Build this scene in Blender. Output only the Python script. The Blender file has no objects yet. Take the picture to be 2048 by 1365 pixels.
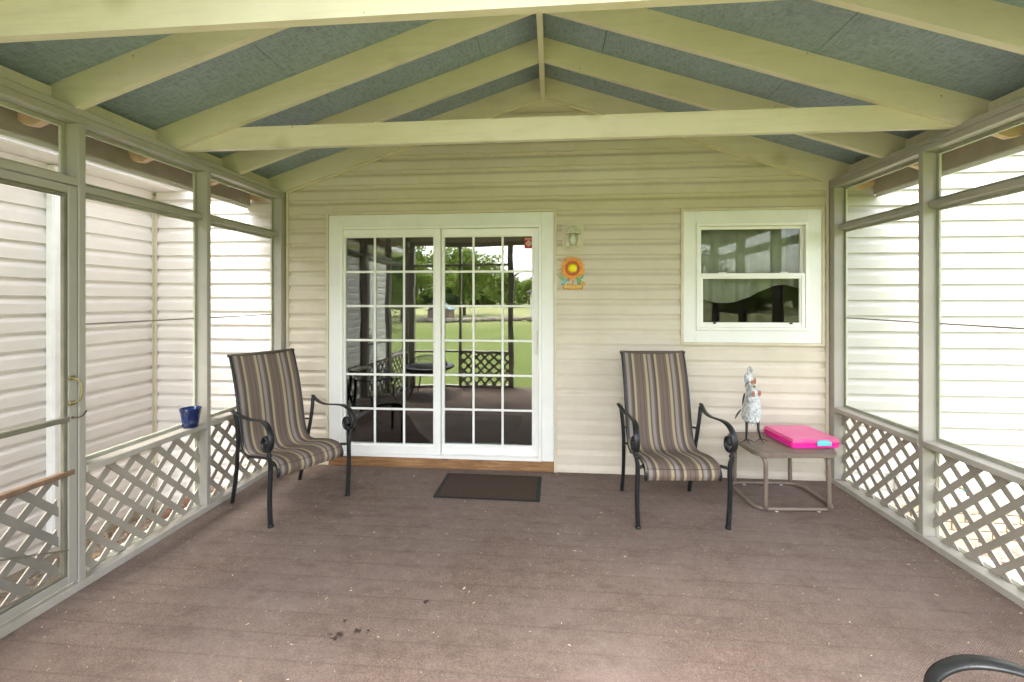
import bpy, bmesh, math, random
from mathutils import Vector, Matrix
R = math.radians
random.seed(7)
C = bpy.context.scene.collection
sc = bpy.context.scene

# ------------------------------------------------------------------ camera, world, sun, exposure
cd = bpy.data.cameras.new('camera'); cam = bpy.data.objects.new('camera', cd); C.objects.link(cam)
cam.location = (0, -4.027, 1.53); cam.rotation_euler = (R(90), 0, R(4.98))
cd.sensor_width = 36; cd.lens = 907 / 2048 * 36; cd.shift_y = -82.5 / 2048; cd.clip_start = 0.02; cd.clip_end = 1500
sc.camera = cam
SUN_EL, SUN_AZ = 62, 24          # the sun stands behind the photographer, to the left
w = bpy.data.worlds.new('World'); sc.world = w; w.use_nodes = True
nt = w.node_tree; nt.nodes.clear()
sky = nt.nodes.new('ShaderNodeTexSky'); sky.sky_type = 'NISHITA'; sky.sun_disc = False
sky.sun_elevation = R(SUN_EL); sky.sun_rotation = R(180 + SUN_AZ); sky.dust_density = 3.0; sky.air_density = 1.0
hs = nt.nodes.new('ShaderNodeHueSaturation'); hs.inputs['Saturation'].default_value = 0.38
bg = nt.nodes.new('ShaderNodeBackground'); bg.inputs['Strength'].default_value = 0.15
wo = nt.nodes.new('ShaderNodeOutputWorld')
nt.links.new(sky.outputs[0], hs.inputs['Color']); nt.links.new(hs.outputs[0], bg.inputs['Color']); nt.links.new(bg.outputs[0], wo.inputs[0])
sl = bpy.data.lights.new('sun', 'SUN'); sl.energy = 0.8; sl.angle = R(25); sl.color = (1, 0.96, 0.9)
so = bpy.data.objects.new('sun', sl); C.objects.link(so)
_d = Vector((math.sin(R(SUN_AZ)) * math.cos(R(SUN_EL)), math.cos(R(SUN_AZ)) * math.cos(R(SUN_EL)), -math.sin(R(SUN_EL))))
so.rotation_euler = _d.to_track_quat('-Z', 'Y').to_euler(); so.location = (-6, -14, 20)
sc.view_settings.view_transform = 'Standard'; sc.view_settings.look = 'None'; sc.view_settings.gamma = 1
sc.view_settings.exposure = 3.35
sc.render.engine = 'CYCLES'
sc.cycles.max_bounces = 10; sc.cycles.diffuse_bounces = 6; sc.cycles.transparent_max_bounces = 24; sc.cycles.glossy_bounces = 4

# ------------------------------------------------------------------ materials
def srgb(r, g, b):
    f = lambda c: (c / 255 / 12.92) if c / 255 <= 0.04045 else ((c / 255 + 0.055) / 1.055) ** 2.4
    return (f(r), f(g), f(b), 1)
class N:
    def __init__(s, name):
        s.m = bpy.data.materials.new(name); s.m.use_nodes = True; s.t = s.m.node_tree; s.n = s.t.nodes
        s.p = s.n['Principled BSDF']; s.out = s.n['Material Output']
    def add(s, typ, **kw):
        n = s.n.new(typ)
        for k, v in kw.items(): setattr(n, k, v)
        return n
    def link(s, a, b): s.t.links.new(a, b)
    def coord(s, scale=(1, 1, 1), kind='Object', rot=(0, 0, 0)):
        tc = s.add('ShaderNodeTexCoord'); mp = s.add('ShaderNodeMapping')
        mp.inputs['Scale'].default_value = scale; mp.inputs['Rotation'].default_value = rot
        s.link(tc.outputs[kind], mp.inputs[0]); return mp.outputs[0]
    def noise(s, vec, scale, detail=4, rough=0.6):
        n = s.add('ShaderNodeTexNoise'); n.inputs['Scale'].default_value = scale
        n.inputs['Detail'].default_value = detail; n.inputs['Roughness'].default_value = rough
        s.link(vec, n.inputs['Vector']); return n.outputs['Fac']
    def ramp(s, fac, stops):
        r = s.add('ShaderNodeValToRGB'); e = r.color_ramp.elements
        e[0].position, e[0].color = stops[0]; e[1].position, e[1].color = stops[-1]
        for pos, col in stops[1:-1]:
            x = e.new(pos); x.color = col
        s.link(fac, r.inputs[0]); return r.outputs[0]
    def mix(s, fac, a, b, mode='MIX'):
        m = s.add('ShaderNodeMix', data_type='RGBA', blend_type=mode)
        for sock, v in ((m.inputs[0], fac), (m.inputs[6], a), (m.inputs[7], b)):
            if hasattr(v, 'links') or isinstance(v, bpy.types.NodeSocket): s.link(v, sock)
            else: sock.default_value = v
        return m.outputs[2]
    def math(s, op, a, b=0.0):
        m = s.add('ShaderNodeMath', operation=op)
        for sock, v in ((m.inputs[0], a), (m.inputs[1], b)):
            if isinstance(v, bpy.types.NodeSocket): s.link(v, sock)
            else: sock.default_value = v
        return m.outputs[0]
    def bump(s, h, strength=0.3, dist=0.002):
        b = s.add('ShaderNodeBump'); b.inputs['Strength'].default_value = strength; b.inputs['Distance'].default_value = dist
        s.link(h, b.inputs['Height']); s.link(b.outputs[0], s.p.inputs['Normal'])
    def base(s, v):
        if isinstance(v, bpy.types.NodeSocket): s.link(v, s.p.inputs['Base Color'])
        else: s.p.inputs['Base Color'].default_value = v
def g3(v): return (v, v, v, 1)

def painted_wood(name, col, grime=0.25, gs=2.0, rough=0.5, knots=0.0):
    s = N(name); o = s.coord()
    n1 = s.noise(o, gs, 5, 0.65)
    f = s.ramp(n1, [(0.42, g3(0)), (0.78, g3(grime))])
    c = s.mix(f, col, (col[0] * 0.55, col[1] * 0.52, col[2] * 0.38, 1))
    n2 = s.noise(o, 60, 3, 0.7)
    f2 = s.ramp(n2, [(0.66, g3(0)), (0.8, g3(0.25))])
    c = s.mix(f2, c, (col[0] * 0.5, col[1] * 0.45, col[2] * 0.35, 1))
    if knots:
        gr = s.noise(s.coord((0.7, 14, 9)), 3.0, 5, 0.7)
        c = s.mix(s.ramp(gr, [(0.5, g3(0)), (0.72, g3(0.28))]), c, (col[0] * 0.62, col[1] * 0.6, col[2] * 0.45, 1))
        vd = s.add('ShaderNodeTexVoronoi'); vd.inputs['Scale'].default_value = 7; s.link(s.coord((1, 0.3, 1)), vd.inputs['Vector'])
        c = s.mix(s.ramp(vd.outputs['Distance'], [(0.025, g3(0.75)), (0.045, g3(0))]), c, (0.12, 0.08, 0.04, 1))
        v = s.add('ShaderNodeTexVoronoi'); v.inputs['Scale'].default_value = 2.3; s.link(o, v.inputs['Vector'])
        fk = s.ramp(v.outputs['Distance'], [(0.05, g3(knots)), (0.2, g3(0))])
        c = s.mix(fk, c, (0.36, 0.30, 0.15, 1))
    s.base(c); s.p.inputs['Roughness'].default_value = rough
    s.bump(s.noise(s.coord((1, 1, 1)), 90, 4, 0.6), 0.25, 0.0012); return s.m
def siding_mat(name, col, dirt=0.3):
    s = N(name); o = s.coord((1, 1, 6))
    n1 = s.noise(s.coord(), 1.6, 5, 0.7); n3 = s.noise(s.coord((1.2, 1.2, 9)), 3.5, 4, 0.7)
    f = s.ramp(n1, [(0.45, g3(0)), (0.75, g3(dirt))])
    c = s.mix(f, col, (col[0] * 0.72, col[1] * 0.66, col[2] * 0.55, 1))
    c = s.mix(s.ramp(n3, [(0.55, g3(0)), (0.8, g3(dirt * 0.9))]), c, (col[0] * 0.68, col[1] * 0.62, col[2] * 0.5, 1))
    s.base(c); s.p.inputs['Roughness'].default_value = 0.55
    gr = s.noise(s.coord((8, 8, 120)), 1.6, 5, 0.6)
    s.bump(gr, 0.35, 0.0015); return s.m
def simple(name, col, rough=0.5, metal=0.0, var=0.15, scale=8, bump=0.15, bs=80):
    s = N(name); o = s.coord()
    n1 = s.noise(o, scale, 4, 0.65)
    c = s.mix(s.ramp(n1, [(0.35, g3(0)), (0.75, g3(1))]), tuple(min(1, x * (1 + var)) for x in col[:3]) + (1,), tuple(x * (1 - var) for x in col[:3]) + (1,))
    s.base(c); s.p.inputs['Roughness'].default_value = rough; s.p.inputs['Metallic'].default_value = metal
    if bump: s.bump(s.noise(o, bs, 3, 0.6), bump, 0.0015)
    return s.m

M = {}
M['beam'] = painted_wood('cream_painted_beam', (0.70, 0.63, 0.50, 1), 0.22, 2.2, knots=0.45)
M['frame'] = painted_wood('grey_painted_frame', (0.37, 0.345, 0.30, 1), 0.3, 3.0)
M['sill'] = painted_wood('weathered_grey_paint', (0.42, 0.39, 0.34, 1), 0.6, 6.0, 0.6)
M['strip'] = painted_wood('pale_screen_strip', (0.60, 0.60, 0.48, 1), 0.5, 9.0)
M['lattice'] = painted_wood('taupe_lattice', (0.36, 0.325, 0.27, 1), 0.3, 6.0)
M['siding'] = siding_mat('cream_vinyl_siding', (0.62, 0.555, 0.455, 1), 0.4)
M['siding_lightened'] = siding_mat('lightened_vinyl_siding', (0.80, 0.755, 0.71, 1), 0.25)  # siding colour lightened to make up for missing light in the left gap
M['siding_toned_down'] = siding_mat('toned_down_vinyl_siding', (0.52, 0.495, 0.46, 1), 0.3)  # siding colour darkened so the strongly lit right wall keeps its laps
M['jtrim'] = simple('cream_vinyl_trim', (0.60, 0.53, 0.40, 1), 0.5, var=0.08, bump=0.05)
M['white'] = simple('white_vinyl', (0.82, 0.81, 0.77, 1), 0.35, var=0.04, scale=3, bump=0.05)
M['trimboard'] = simple('white_painted_trim', (0.77, 0.765, 0.73, 1), 0.45, var=0.05, scale=3, bump=0.1)
M['gutter'] = simple('white_gutter', (0.86, 0.86, 0.84, 1), 0.4, var=0.08, bump=0.0)
M['black_metal'] = simple('charcoal_cast_metal', (0.022, 0.023, 0.025, 1), 0.38, 0.4, var=0.35, scale=30, bump=0.35, bs=140)
M['table'] = simple('taupe_metal', (0.20, 0.155, 0.12, 1), 0.45, 0.1, var=0.15, scale=12, bump=0.1)
M['brass'] = simple('brass', (0.26, 0.22, 0.10, 1), 0.4, 0.6, var=0.2)
M['rust'] = simple('rusted_iron', (0.12, 0.07, 0.045, 1), 0.7, 0.4, var=0.3)
M['brown_wood'] = simple('bare_brown_wood', (0.16, 0.10, 0.06, 1), 0.75, var=0.35, scale=14)
M['dark_rail'] = simple('dark_painted_rail', (0.15, 0.14, 0.10, 1), 0.6, var=0.25, scale=10)
M['osb_bare'] = simple('bare_brown_boards', (0.52, 0.29, 0.17, 1), 0.85, var=0.5, scale=25, bump=0.4, bs=50)
M['tail_wood'] = simple('bare_pine_tail', (0.66, 0.45, 0.30, 1), 0.7, var=0.25, scale=9)
M['fascia'] = simple('grey_brown_fascia', (0.38, 0.33, 0.27, 1), 0.6, var=0.15)
M['pink'] = simple('hot_pink_plastic', (0.90, 0.02, 0.36, 1), 0.3, var=0.04, bump=0.0)
def dusty_pink():
    s = N('dusty_pink_plastic'); o = s.coord()
    f = s.ramp(s.noise(s.coord((1, 1, 1)), 9, 5, 0.7), [(0.35, g3(0.1)), (0.7, g3(0.5))])
    s.base(s.mix(f, (0.90, 0.06, 0.36, 1), (0.62, 0.34, 0.30, 1))); s.p.inputs['Roughness'].default_value = 0.4
    s.p.inputs['Coat Weight'].default_value = 0.2; return s.m
M['pink_lid'] = dusty_pink()
M['aqua'] = simple('aqua_plastic', (0.16, 0.60, 0.62, 1), 0.35, var=0.04, bump=0.0)
M['blue_enamel'] = simple('blue_enamel', (0.002, 0.014, 0.075, 1), 0.12, 0.0, var=0.3, scale=12, bump=0.02); M['blue_enamel'].node_tree.nodes['Principled BSDF'].inputs['Coat Weight'].default_value = 0.6
M['copper'] = simple('copper', (0.36, 0.13, 0.085, 1), 0.45, 0.3, var=0.25, scale=40)
M['gold'] = simple('gold_yellow', (0.5, 0.40, 0.08, 1), 0.4, 0.4)
M['green_leaf'] = simple('green_glass_leaf', (0.06, 0.28, 0.03, 1), 0.2, var=0.5, scale=40, bump=0)
M['teal_bird'] = simple('teal_enamel', (0.02, 0.28, 0.34, 1), 0.2, var=0.5, scale=50, bump=0)
M['petal'] = simple('amber_glass_petal', (0.72, 0.27, 0.005, 1), 0.45, var=0.3, scale=50, bump=0.1)
M['sun_ring'] = simple('red_orange_glass', (0.46, 0.07, 0.004, 1), 0.3, var=0.5, scale=30, bump=0.1)
M['sun_dome'] = simple('yellow_glass_dome', (0.95, 0.78, 0.01, 1), 0.12, var=0.15, scale=20, bump=0)
M['sign_orange'] = simple('orange_plaque', (0.62, 0.30, 0.02, 1), 0.4, var=0.2, scale=30)
M['cream_text'] = simple('cream_lettering', (0.72, 0.62, 0.28, 1), 0.5, var=0.05)
M['sticker_red'] = simple('red_sticker', (0.38, 0.012, 0.02, 1), 0.5, var=0.05, bump=0)
M['sticker_white'] = simple('sticker_print', (0.60, 0.46, 0.34, 1), 0.5, var=0.05, bump=0)
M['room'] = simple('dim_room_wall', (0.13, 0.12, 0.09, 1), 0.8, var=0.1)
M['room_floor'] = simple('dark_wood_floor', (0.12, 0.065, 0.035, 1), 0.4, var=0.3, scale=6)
M['rug'] = simple('charcoal_rug', (0.035, 0.035, 0.035, 1), 0.95, var=0.4, scale=60)
M['curtain'] = simple('sage_curtain', (0.22, 0.25, 0.20, 1), 0.9, var=0.1)
M['valance'] = simple('valance_cloth', (0.42, 0.43, 0.37, 1), 0.9, var=0.1)
M['tan_stick'] = simple('tan_stick', (0.35, 0.22, 0.11, 1), 0.6)
M['bulb'] = simple('frosted_bulb', (0.75, 0.76, 0.66, 1), 0.3, var=0.03, bump=0)
M['lamp_metal'] = simple('cream_lamp_metal', (0.62, 0.58, 0.44, 1), 0.45, 0.0, var=0.2, scale=30)
M['mat_rubber'] = simple('black_rubber_edge', (0.010, 0.011, 0.012, 1), 0.8, var=0.2)
M['roofing'] = simple('brown_shingle', (0.09, 0.08, 0.07, 1), 0.9, var=0.4, scale=20)
M['bark'] = simple('bark', (0.09, 0.07, 0.05, 1), 0.9, var=0.4, scale=14, bump=0.8, bs=20)
M['mortar'] = simple('mortar', (0.30, 0.27, 0.23, 1), 0.95)
M['brick'] = simple('tan_brick', (0.42, 0.33, 0.22, 1), 0.9, var=0.25, scale=8, bump=0.4)
M['brick_red'] = simple('brown_brick', (0.20, 0.12, 0.08, 1), 0.9, var=0.35, scale=8, bump=0.4)
M['pvc'] = simple('white_pipe', (0.78, 0.78, 0.76, 1), 0.4, var=0.05, bump=0)
M['hose'] = simple('lime_hose', (0.25, 0.5, 0.04, 1), 0.4, var=0.1, bump=0)
M['valve_blue'] = simple('blue_valve', (0.02, 0.3, 0.42, 1), 0.4, bump=0)
M['valve_green'] = simple('green_valve', (0.02, 0.25, 0.10, 1), 0.4, bump=0)
M['fence_white'] = simple('white_boards', (0.78, 0.78, 0.74, 1), 0.6, var=0.05)
M['shed_wall'] = simple('red_brown_boards', (0.30, 0.22, 0.17, 1), 0.8, var=0.3)
M['tarp'] = simple('pale_blue_roofing', (0.35, 0.48, 0.60, 1), 0.5, var=0.1)
M['field_stone'] = simple('field_stone', (0.34, 0.28, 0.24, 1), 0.9, var=0.3)
M['wicker'] = simple('dark_grill_metal', (0.03, 0.028, 0.026, 1), 0.5, 0.3)

def wood_sill():
    s = N('stained_pine'); o = s.coord((0.7, 6, 9))
    c = s.ramp(s.noise(o, 5, 6, 0.65), [(0.3, (0.13, 0.06, 0.025, 1)), (0.5, (0.26, 0.13, 0.05, 1)), (0.72, (0.40, 0.24, 0.11, 1))])
    v = s.add('ShaderNodeTexVoronoi'); v.inputs['Scale'].default_value = 3.1; s.link(s.coord((1, 1, 2.2)), v.inputs['Vector'])
    c = s.mix(s.ramp(v.outputs['Distance'], [(0.05, g3(0.85)), (0.16, g3(0))]), c, (0.05, 0.022, 0.012, 1))
    s.base(c); s.p.inputs['Roughness'].default_value = 0.7; s.bump(s.noise(o, 14, 5), 0.5, 0.003); return s.m
M['pine'] = wood_sill()

def osb():
    s = N('blue_painted_osb')
    a = s.noise(s.coord((2.8, 0.7, 1), rot=(0, 0, 0.5)), 22, 4, 0.7); b = s.noise(s.coord((0.6, 2.6, 1), rot=(0, 0, -0.3)), 24, 4, 0.7); d = s.noise(s.coord((2.4, 0.6, 1), rot=(0, 0, 1.2)), 30, 4, 0.7)
    m = s.math('MAXIMUM', s.math('MAXIMUM', a, b), d)
    c = s.ramp(m, [(0.46, (0.23, 0.27, 0.33, 1)), (0.56, (0.31, 0.38, 0.45, 1)), (0.68, (0.35, 0.43, 0.50, 1)), (0.8, (0.39, 0.47, 0.54, 1))])
    big = s.ramp(s.noise(s.coord(), 1.4, 5, 0.7), [(0.4, g3(0)), (0.75, g3(0.45))])
    c = s.mix(big, c, (0.19, 0.235, 0.26, 1))
    st = s.ramp(s.noise(s.coord((3, 0.8, 1), rot=(0, 0, 0.5)), 26, 3, 0.6), [(0.64, g3(0)), (0.74, g3(0.55))])
    c = s.mix(st, c, (0.09, 0.105, 0.115, 1))
    s.base(c); s.p.inputs['Roughness'].default_value = 0.65; s.bump(m, 0.6, 0.003); return s.m
M['osb'] = osb()

def carpet():
    s = N('brown_outdoor_carpet'); o = s.coord()
    fine = s.noise(o, 170, 3, 0.8); mid = s.noise(s.coord((1, 1, 1)), 14, 5, 0.7); big = s.noise(o, 0.9, 4, 0.6)
    c = s.ramp(fine, [(0.25, (0.085, 0.056, 0.041, 1)), (0.5, (0.182, 0.130, 0.103, 1)), (0.78, (0.33, 0.255, 0.215, 1))])
    c = s.mix(s.ramp(mid, [(0.35, g3(0)), (0.75, g3(0.5))]), c, (0.10, 0.07, 0.056, 1))
    c = s.mix(s.ramp(big, [(0.35, g3(0)), (0.7, g3(0.40))]), c, (0.28, 0.225, 0.205, 1))
    blot = s.noise(s.coord((1, 2.2, 1)), 3.2, 6, 0.75)
    c = s.mix(s.ramp(blot, [(0.5, g3(0)), (0.72, g3(0.55))]), c, (0.095, 0.063, 0.048, 1))
    c = s.mix(s.ramp(s.noise(s.coord((1.5, 1, 1), rot=(0, 0, 0.8)), 7, 5, 0.8), [(0.58, g3(0)), (0.75, g3(0.35))]), c, (0.34, 0.28, 0.25, 1))
    # darker lines along the board joints beneath the carpet
    sx = s.add('ShaderNodeSeparateXYZ'); s.link(o, sx.inputs[0])
    yy = s.math('ADD', sx.outputs[1], s.math('MULTIPLY', s.noise(o, 1.3, 2), 0.02))
    fr = s.math('ABSOLUTE', s.math('SUBTRACT', s.math('FRACT', s.math('MULTIPLY', yy, 1 / 0.142)), 0.5))
    ln = s.math('MULTIPLY', s.ramp(fr, [(0.0, g3(0.4)), (0.03, g3(0.16)), (0.07, g3(0))]), s.ramp(s.noise(s.coord((0.6, 4, 1)), 2.0, 3), [(0.3, g3(0.35)), (0.6, g3(0.9))]))
    c = s.mix(ln, c, (0.085, 0.06, 0.05, 1))
    # dried mud spots
    spots = [(-0.953, -2.05, .026), (-0.967, -2.075, .018), (-0.883, -2.02, .024), (-0.629, -1.80, .018), (-0.835, -2.015, .015), (-1.0, -2.05, 0.01), (-.97, -1.97, .012)]
    nw = s.add('ShaderNodeTexNoise'); nw.inputs['Scale'].default_value = 60; s.link(o, nw.inputs['Vector'])
    for (x, y, r) in spots:
        vm = s.add('ShaderNodeVectorMath', operation='DISTANCE'); s.link(o, vm.inputs[0]); vm.inputs[1].default_value = (x, y, 0.015)
        dd = s.math('ADD', vm.outputs['Value'], s.math('MULTIPLY', s.math('SUBTRACT', nw.outputs['Fac'], 0.5), 0.05))
        c = s.mix(s.ramp(dd, [(r * 0.4, g3(0.85)), (r * 0.85, g3(0))]), c, (0.025, 0.014, 0.011, 1))
    s.base(c); s.p.inputs['Roughness'].default_value = 0.95; s.p.inputs['Specular IOR Level'].default_value = 0.2
    rib = s.add('ShaderNodeTexWave'); rib.inputs['Scale'].default_value = 52; s.link(s.coord(rot=(0, 0, R(52))), rib.inputs['Vector'])
    h = s.math('ADD', s.math('MULTIPLY', fine, 0.8), s.math('MULTIPLY', rib.outputs['Fac'], 0.4))
    s.bump(h, 0.8, 0.004); return s.m
M['carpet'] = carpet()

def doormat_mat():
    s = N('brown_ribbed_mat'); o = s.coord()
    f = s.noise(o, 120, 3, 0.8)
    c = s.ramp(f, [(0.3, (0.025, 0.014, 0.008, 1)), (0.7, (0.08, 0.046, 0.028, 1))])
    s.base(c); s.p.inputs['Roughness'].default_value = 0.95; s.bump(f, 1.0, 0.006); return s.m
M['doormat'] = doormat_mat()

def sling():
    s = N('striped_sling'); tc = s.add('ShaderNodeTexCoord'); sx = s.add('ShaderNodeSeparateXYZ'); s.link(tc.outputs['UV'], sx.inputs[0])
    f = s.math('FRACT', s.math('MULTIPLY', sx.outputs[0], 2.75))
    br, dk, cr, gy = (0.17, 0.118, 0.09, 1), (0.075, 0.055, 0.046, 1), (0.43, 0.35, 0.21, 1), (0.31, 0.265, 0.25, 1)
    r = s.add('ShaderNodeValToRGB'); e = r.color_ramp.elements; r.color_ramp.interpolation = 'LINEAR'
    stops = [(0, cr), (0.055, cr), (0.075, dk), (0.12, br), (0.15, gy), (0.24, gy), (0.27, br), (0.36, dk), (0.40, dk), (0.42, cr), (0.50, cr), (0.52, br), (0.63, br), (0.65, dk), (0.67, br), (0.80, br), (0.83, dk), (0.86, br), (0.94, br), (0.96, cr)]
    e[0].position, e[0].color = stops[0]; e[1].position, e[1].color = 1, cr
    for p, c in stops[1:]:
        x = e.new(p); x.color = c
    s.link(f, r.inputs[0])
    wv = s.noise(tc.outputs['UV'], 260, 2, 0.7)
    c = s.mix(s.math('MULTIPLY', wv, 0.5), r.outputs[0], (0.09, 0.07, 0.06, 1))
    s.base(c); s.p.inputs['Roughness'].default_value = 0.8
    tr = s.add('ShaderNodeBsdfTransparent'); mx = s.add('ShaderNodeMixShader'); mx.inputs[0].default_value = 0.13
    s.link(s.p.outputs[0], mx.inputs[1]); s.link(tr.outputs[0], mx.inputs[2]); s.link(mx.outputs[0], s.out.inputs[0])
    s.bump(wv, 0.3, 0.001); return s.m
M['sling'] = sling()

def screen_mesh():
    s = N('insect_screen'); tr = s.add('ShaderNodeBsdfTransparent'); df = s.add('ShaderNodeBsdfDiffuse'); df.inputs[0].default_value = (0.16, 0.16, 0.15, 1)
    mx = s.add('ShaderNodeMixShader'); mx.inputs[0].default_value = 0.16
    s.link(tr.outputs[0], mx.inputs[1]); s.link(df.outputs[0], mx.inputs[2]); s.link(mx.outputs[0], s.out.inputs[0]); return s.m
M['screen'] = screen_mesh()
def glass(name, ior, tint):
    s = N(name); tr = s.add('ShaderNodeBsdfTransparent'); tr.inputs[0].default_value = tint
    gl = s.add('ShaderNodeBsdfGlossy'); gl.inputs['Roughness'].default_value = 0.004
    fr = s.add('ShaderNodeFresnel'); fr.inputs[0].default_value = ior
    mx = s.add('ShaderNodeMixShader'); s.link(fr.outputs[0], mx.inputs[0]); s.link(tr.outputs[0], mx.inputs[1]); s.link(gl.outputs[0], mx.inputs[2])
    b = s.add('ShaderNodeBump'); b.inputs['Strength'].default_value = 0.12; b.inputs['Distance'].default_value = 0.01
    s.link(s.noise(s.coord(), 2.2, 1), b.inputs['Height']); s.link(b.outputs[0], gl.inputs['Normal'])
    s.link(mx.outputs[0], s.out.inputs[0]); return s.m
M['glass'] = glass('door_glass', 2.6, (0.8, 0.83, 0.8, 1))
M['win_glass'] = glass('window_glass', 1.42, (0.93, 0.95, 0.92, 1))
def feather():
    s = N('galvanised_feathers'); v = s.add('ShaderNodeTexVoronoi'); v.inputs['Scale'].default_value = 60; s.link(s.coord((1, 1, 2.2), rot=(0.3, 0.2, 0)), v.inputs['Vector'])
    n = s.noise(s.coord(), 40, 4)
    c = s.ramp(n, [(0.3, (0.36, 0.38, 0.38, 1)), (0.65, (0.85, 0.87, 0.86, 1))])
    s.base(c); s.p.inputs['Metallic'].default_value = 0.35; s.p.inputs['Roughness'].default_value = 0.38
    s.bump(v.outputs['Distance'], 0.9, 0.006); return s.m
M['feather'] = feather()

def lawn_mat():
    s = N('lawn_grass'); o = s.coord()
    n = s.noise(o, 0.25, 6, 0.7); f = s.noise(o, 14, 4, 0.8)
    c = s.ramp(n, [(0.3, (0.14, 0.18, 0.022, 1)), (0.55, (0.19, 0.235, 0.032, 1)), (0.75, (0.26, 0.28, 0.06, 1))])
    c = s.mix(s.ramp(f, [(0.3, g3(0.0)), (0.7, g3(0.5))]), c, (0.06, 0.12, 0.015, 1))
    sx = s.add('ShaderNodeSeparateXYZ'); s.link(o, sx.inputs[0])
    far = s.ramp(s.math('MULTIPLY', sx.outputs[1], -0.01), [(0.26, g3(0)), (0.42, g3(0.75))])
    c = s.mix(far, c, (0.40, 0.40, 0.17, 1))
    s.base(c); s.p.inputs['Roughness'].default_value = 0.95; s.bump(f, 1.0, 0.05); return s.m
M['lawn'] = lawn_mat()
def dirt_mat():
    s = N('dirt_with_leaves'); o = s.coord()
    c = s.ramp(s.noise(o, 22, 5, 0.7), [(0.3, (0.12, 0.08, 0.06, 1)), (0.5, (0.30, 0.23, 0.18, 1)), (0.75, (0.5, 0.42, 0.36, 1))])
    s.base(c); s.p.inputs['Roughness'].default_value = 0.95; s.bump(s.noise(o, 30, 4), 1, 0.03); return s.m
M['dirt'] = dirt_mat()
def leaf_mat(name, a, b):
    s = N(name)
    oi = s.add('ShaderNodeObjectInfo'); g = s.add('ShaderNodeNewGeometry')
    c = s.mix(g.outputs['Random Per Island'], a, b); s.base(c); s.p.inputs['Roughness'].default_value = 0.6
    df = s.add('ShaderNodeBsdfTranslucent'); s.link(c, df.inputs[0])
    mx = s.add('ShaderNodeMixShader'); mx.inputs[0].default_value = 0.35
    s.link(s.p.outputs[0], mx.inputs[1]); s.link(df.outputs[0], mx.inputs[2]); s.link(mx.outputs[0], s.out.inputs[0]); return s.m
M['leaf_bright'] = leaf_mat('spring_leaves', (0.14, 0.22, 0.03, 1), (0.30, 0.38, 0.07, 1))
M['leaf_dark'] = leaf_mat('dark_leaves', (0.03, 0.07, 0.015, 1), (0.08, 0.14, 0.03, 1))
def litter_mat():
    s = N('dry_seed_litter'); g = s.add('ShaderNodeNewGeometry')
    s.base(s.ramp(g.outputs['Random Per Island'], [(0.0, (0.12, 0.07, 0.035, 1)), (0.35, (0.34, 0.24, 0.14, 1)), (0.85, (0.40, 0.33, 0.22, 1)), (1.0, (0.6, 0.55, 0.48, 1))]))
    s.p.inputs['Roughness'].default_value = 0.8; return s.m
M['litter'] = litter_mat()

# ------------------------------------------------------------------ mesh helpers
def link(name, me, m, parent=None, loc=None, rz=0):
    o = bpy.data.objects.new(name, me); C.objects.link(o)
    if m is not None and not me.materials: me.materials.append(m)
    if parent is not None: o.parent = parent
    if loc is not None: o.location = loc
    if rz: o.rotation_euler = (0, 0, rz)
    return o
def from_bm(name, bm, m, parent=None, smooth=False, loc=None, rz=0):
    bmesh.ops.recalc_face_normals(bm, faces=bm.faces)
    me = bpy.data.meshes.new(name); bm.to_mesh(me); bm.free()
    if smooth:
        for p in me.polygons: p.use_smooth = True
    return link(name, me, m, parent, loc, rz)
def abox(bm, x0, x1, y0, y1, z0, z1, bev=0.0):
    t = bmesh.new() if bev else bm
    v = [t.verts.new((x, y, z)) for x in (x0, x1) for y in (y0, y1) for z in (z0, z1)]
    for f in ((0, 1, 3, 2), (4, 6, 7, 5), (0, 4, 5, 1), (2, 3, 7, 6), (0, 2, 6, 4), (1, 5, 7, 3)): t.faces.new([v[i] for i in f])
    if bev:
        bmesh.ops.recalc_face_normals(t, faces=t.faces)
        bmesh.ops.bevel(t, geom=list(t.edges), offset=bev, segments=1, affect='EDGES')
        me = bpy.data.meshes.new('tmp'); t.to_mesh(me); t.free(); bm.from_mesh(me); bpy.data.meshes.remove(me)
def box(name, x0, x1, y0, y1, z0, z1, m, parent=None, bev=0.003):
    bm = bmesh.new(); abox(bm, min(x0, x1), max(x0, x1), min(y0, y1), max(y0, y1), min(z0, z1), max(z0, z1), bev)
    return from_bm(name, bm, m, parent)
def prism(bm, pts, axis, a, b):
    """polygon pts (2-D) extruded along axis from a to b; axis 'x': pts=(y,z); 'y': pts=(x,z); 'z': pts=(x,y)"""
    def P(p, t): return {'x': (t, p[0], p[1]), 'y': (p[0], t, p[1]), 'z': (p[0], p[1], t)}[axis]
    A = [bm.verts.new(P(p, a)) for p in pts]; B = [bm.verts.new(P(p, b)) for p in pts]
    n = len(pts); bm.faces.new(A); bm.faces.new(B[::-1])
    for i in range(n): bm.faces.new((A[i], A[(i + 1) % n], B[(i + 1) % n], B[i]))
def catmull(pts, n=6):
    P = [Vector(p) for p in pts]; out = []
    for i in range(len(P) - 1):
        p0, p1, p2, p3 = P[max(i - 1, 0)], P[i], P[i + 1], P[min(i + 2, len(P) - 1)]
        for k in range(n):
            t = k / n
            out.append(0.5 * ((2 * p1) + (p2 - p0) * t + (2 * p0 - 5 * p1 + 4 * p2 - p3) * t * t + (3 * p1 - p0 - 3 * p2 + p3) * t ** 3))
    out.append(P[-1]); return out
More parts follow.
